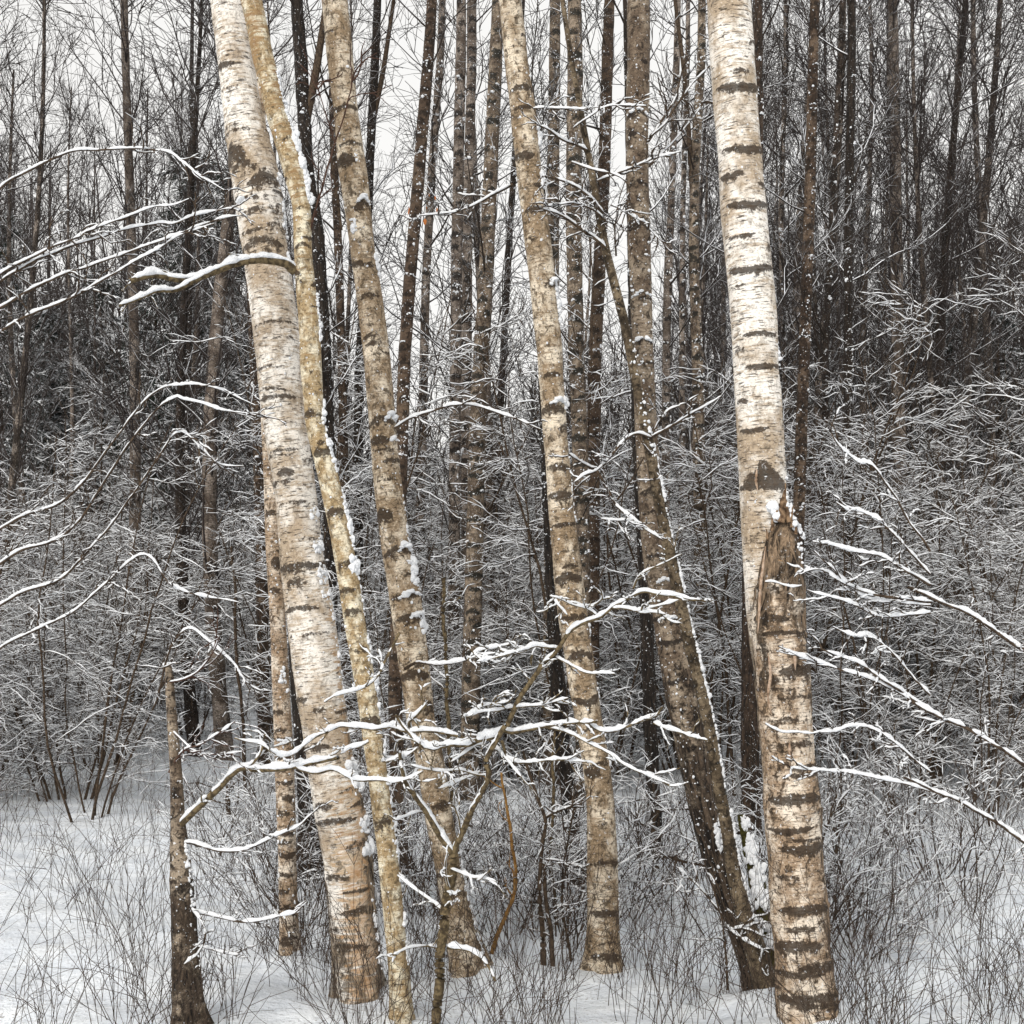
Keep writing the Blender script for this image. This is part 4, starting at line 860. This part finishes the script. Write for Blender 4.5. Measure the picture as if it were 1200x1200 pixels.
lb_ += [(338,7.15),(362,7.2),(384,7.1),(352,7.0),(372,6.9),(500,6.6),(545,6.9),(590,6.4),(630,6.8),(668,6.5),(715,6.9),(475,6.7),(560,6.2),(610,7.0),(650,6.3),(790,7.0),(735,7.4),(960,6.6),(985,7.2),(945,7.6),(1005,6.4)]
lp = [low_proto(s) for s in (201,202,203,204)]
for i, (x, Y) in enumerate(lb_):
    o = lp[i] if i < 4 else copy_tree(lp[i % 4]); o.location = ppos(x, Y); o.rotation_euler = (0,0,PX.uniform(0,6.28)); o.scale = (PX.uniform(.6,1.15) if i < 31 else PX.uniform(.7,1.1),)*3

# --- dry grass and weed stalks over the whole snow field
def stalks(n):
    rng = np.random.default_rng(9); Y = 4.3+15*rng.uniform(0,1,n)**1.3; px = rng.uniform(-100,1300,n); q = np.sin(px*.031+Y*1.7)+np.sin(px*.013-Y*2.9+1)+np.sin(px*.07+Y*5)*.6
    keep = (q > rng.normal(.35,.5,n)) & ((px > 340) | (rng.uniform(0,1,n) < .75)); Y, px = Y[keep], px[keep]; n = len(Y); x = (px-600)/F*Y
    for bx, by, br in BASES:                                  # tufts close round each foot
        a = rng.uniform(0, 6.28, 34); q = br*1.25 + rng.uniform(0, .14, 34); x = np.r_[x, bx+np.cos(a)*q]; Y = np.r_[Y, by+np.sin(a)*q]
    n = len(Y)
    p0 = np.stack([x,Y,gz(x,Y)-.02],-1); d = np.stack([rng.normal(0,.22,n),rng.normal(0,.22,n),1+0*x],-1)
    mb = MB(); L_ = rng.uniform(.15,.8,n)
    T = grow(rng, p0, d, L_, 7, .11, -.03); tubes(mb, T, taper(rng.uniform(.0010,.0022,n), .0008, n, 7), 3)
    p, d, tt = spawn(rng, T, 2, .25, 1, .6, .0); m = len(p); T2 = grow(rng, p, d, rng.uniform(.06,.3,m), 5, .12, -.02); tubes(mb, T2, taper(.0013,.0007,m,5), 3)
    tag(mb.obj('dry_grass', M_STEM), 'dry dark grass and weed stalks poking through the snow', 'grass', kind='stuff')
stalks(8500)

# --- far wood that reads as one mass
def far_wood():
    rng = np.random.default_rng(31); n = 460; Y = rng.uniform(40,62,n); px = rng.uniform(-150,1350,n); x = (px-600)/F*Y
    top = np.interp(px, [-150,200,330,400,440,540,600,760,880,1350], [220,170,240,420,510,515,430,350,200,170]); Ht = np.maximum(4, CAMZ-(top-HOR)/F*Y)*rng.uniform(.6,1.05,n)
    p0 = np.stack([x,Y,gz(x,Y)-.1],-1); mb = MB()
    T = grow(rng, p0, np.stack([rng.normal(0,.04,n),rng.normal(0,.04,n),1+0*x],-1), Ht, 10, .03, .05); tubes(mb, T, taper(.10,.02,n,10), 5)
    p, d, tt = spawn(rng, T, 26, .08, 1, .8, .1); m = len(p); d[:,2] += .2
    B = grow(rng, p, d, rng.uniform(.6,2.0,m), 5, .1, .06); tubes(mb, B, taper(.022,.01,m,5), 3)
    p, d, tt = spawn(rng, B, 6, .1, 1, .6, .1); m = len(p); B = grow(rng, p, d, rng.uniform(.3,.9,m), 3, .1, .03); tubes(mb, B, taper(.013,.007,m,3), 3)
    tag(mb.obj('distant_woods', M_FARTW), 'distant bare woods closing the view behind the spruces', 'woods', kind='stuff')
far_wood()

ground()
# ================================================================== LIGHT, SKY, CAMERA
w = bpy.data.worlds.new('World'); S.world = w; w.use_nodes = True
nt = w.node_tree; nt.nodes.clear()
sk = nt.nodes.new('ShaderNodeTexSky'); sk.sky_type = 'NISHITA'; sk.sun_disc = False
EL, AZ = math.radians(30), math.radians(204)
sk.sun_elevation = EL; sk.sun_rotation = AZ; sk.air_density = 1.0; sk.dust_density = 5.0; sk.ozone_density = 1.0
hs = nt.nodes.new('ShaderNodeHueSaturation'); hs.inputs['Saturation'].default_value = .12
bg = nt.nodes.new('ShaderNodeBackground'); bg.inputs[1].default_value = .13
ou = nt.nodes.new('ShaderNodeOutputWorld')
nt.links.new(sk.outputs[0], hs.inputs['Color']); mx = nt.nodes.new('ShaderNodeMix'); mx.data_type = 'RGBA'; mx.inputs[0].default_value = .75; mx.inputs[7].default_value = (7.6,7.5,7.3,1)   # the overcast deck
nt.links.new(hs.outputs[0], mx.inputs[6]); nt.links.new(mx.outputs[2], bg.inputs[0]); nt.links.new(bg.outputs[0], ou.inputs[0])
sl = bpy.data.lights.new('Sun', 'SUN'); sl.energy = 1.5; sl.angle = math.radians(14); sl.color = (1,.94,.85)
so = bpy.data.objects.new('Sun', sl); COL.objects.link(so)
dirv = Vector((math.sin(AZ)*math.cos(EL), math.cos(AZ)*math.cos(EL), math.sin(EL)))
so.rotation_euler = dirv.to_track_quat('Z', 'Y').to_euler(); so.location = dirv*30

cd = bpy.data.cameras.new('Camera'); cd.lens = 36*F/1200; cd.sensor_width = 36; cd.shift_y = (HOR-600)/1200; cd.clip_end = 2000; cd.clip_start = .05
co = bpy.data.objects.new('Camera', cd); COL.objects.link(co); co.location = (0,0,CAMZ); co.rotation_euler = (PI/2,0,0)
S.camera = co
S.view_settings.view_transform = 'Standard'; S.view_settings.look = 'None'; S.view_settings.exposure = 0.2; S.view_settings.gamma = 1.0
S.render.engine = 'CYCLES'
S.cycles.max_bounces = 4; S.cycles.diffuse_bounces = 3
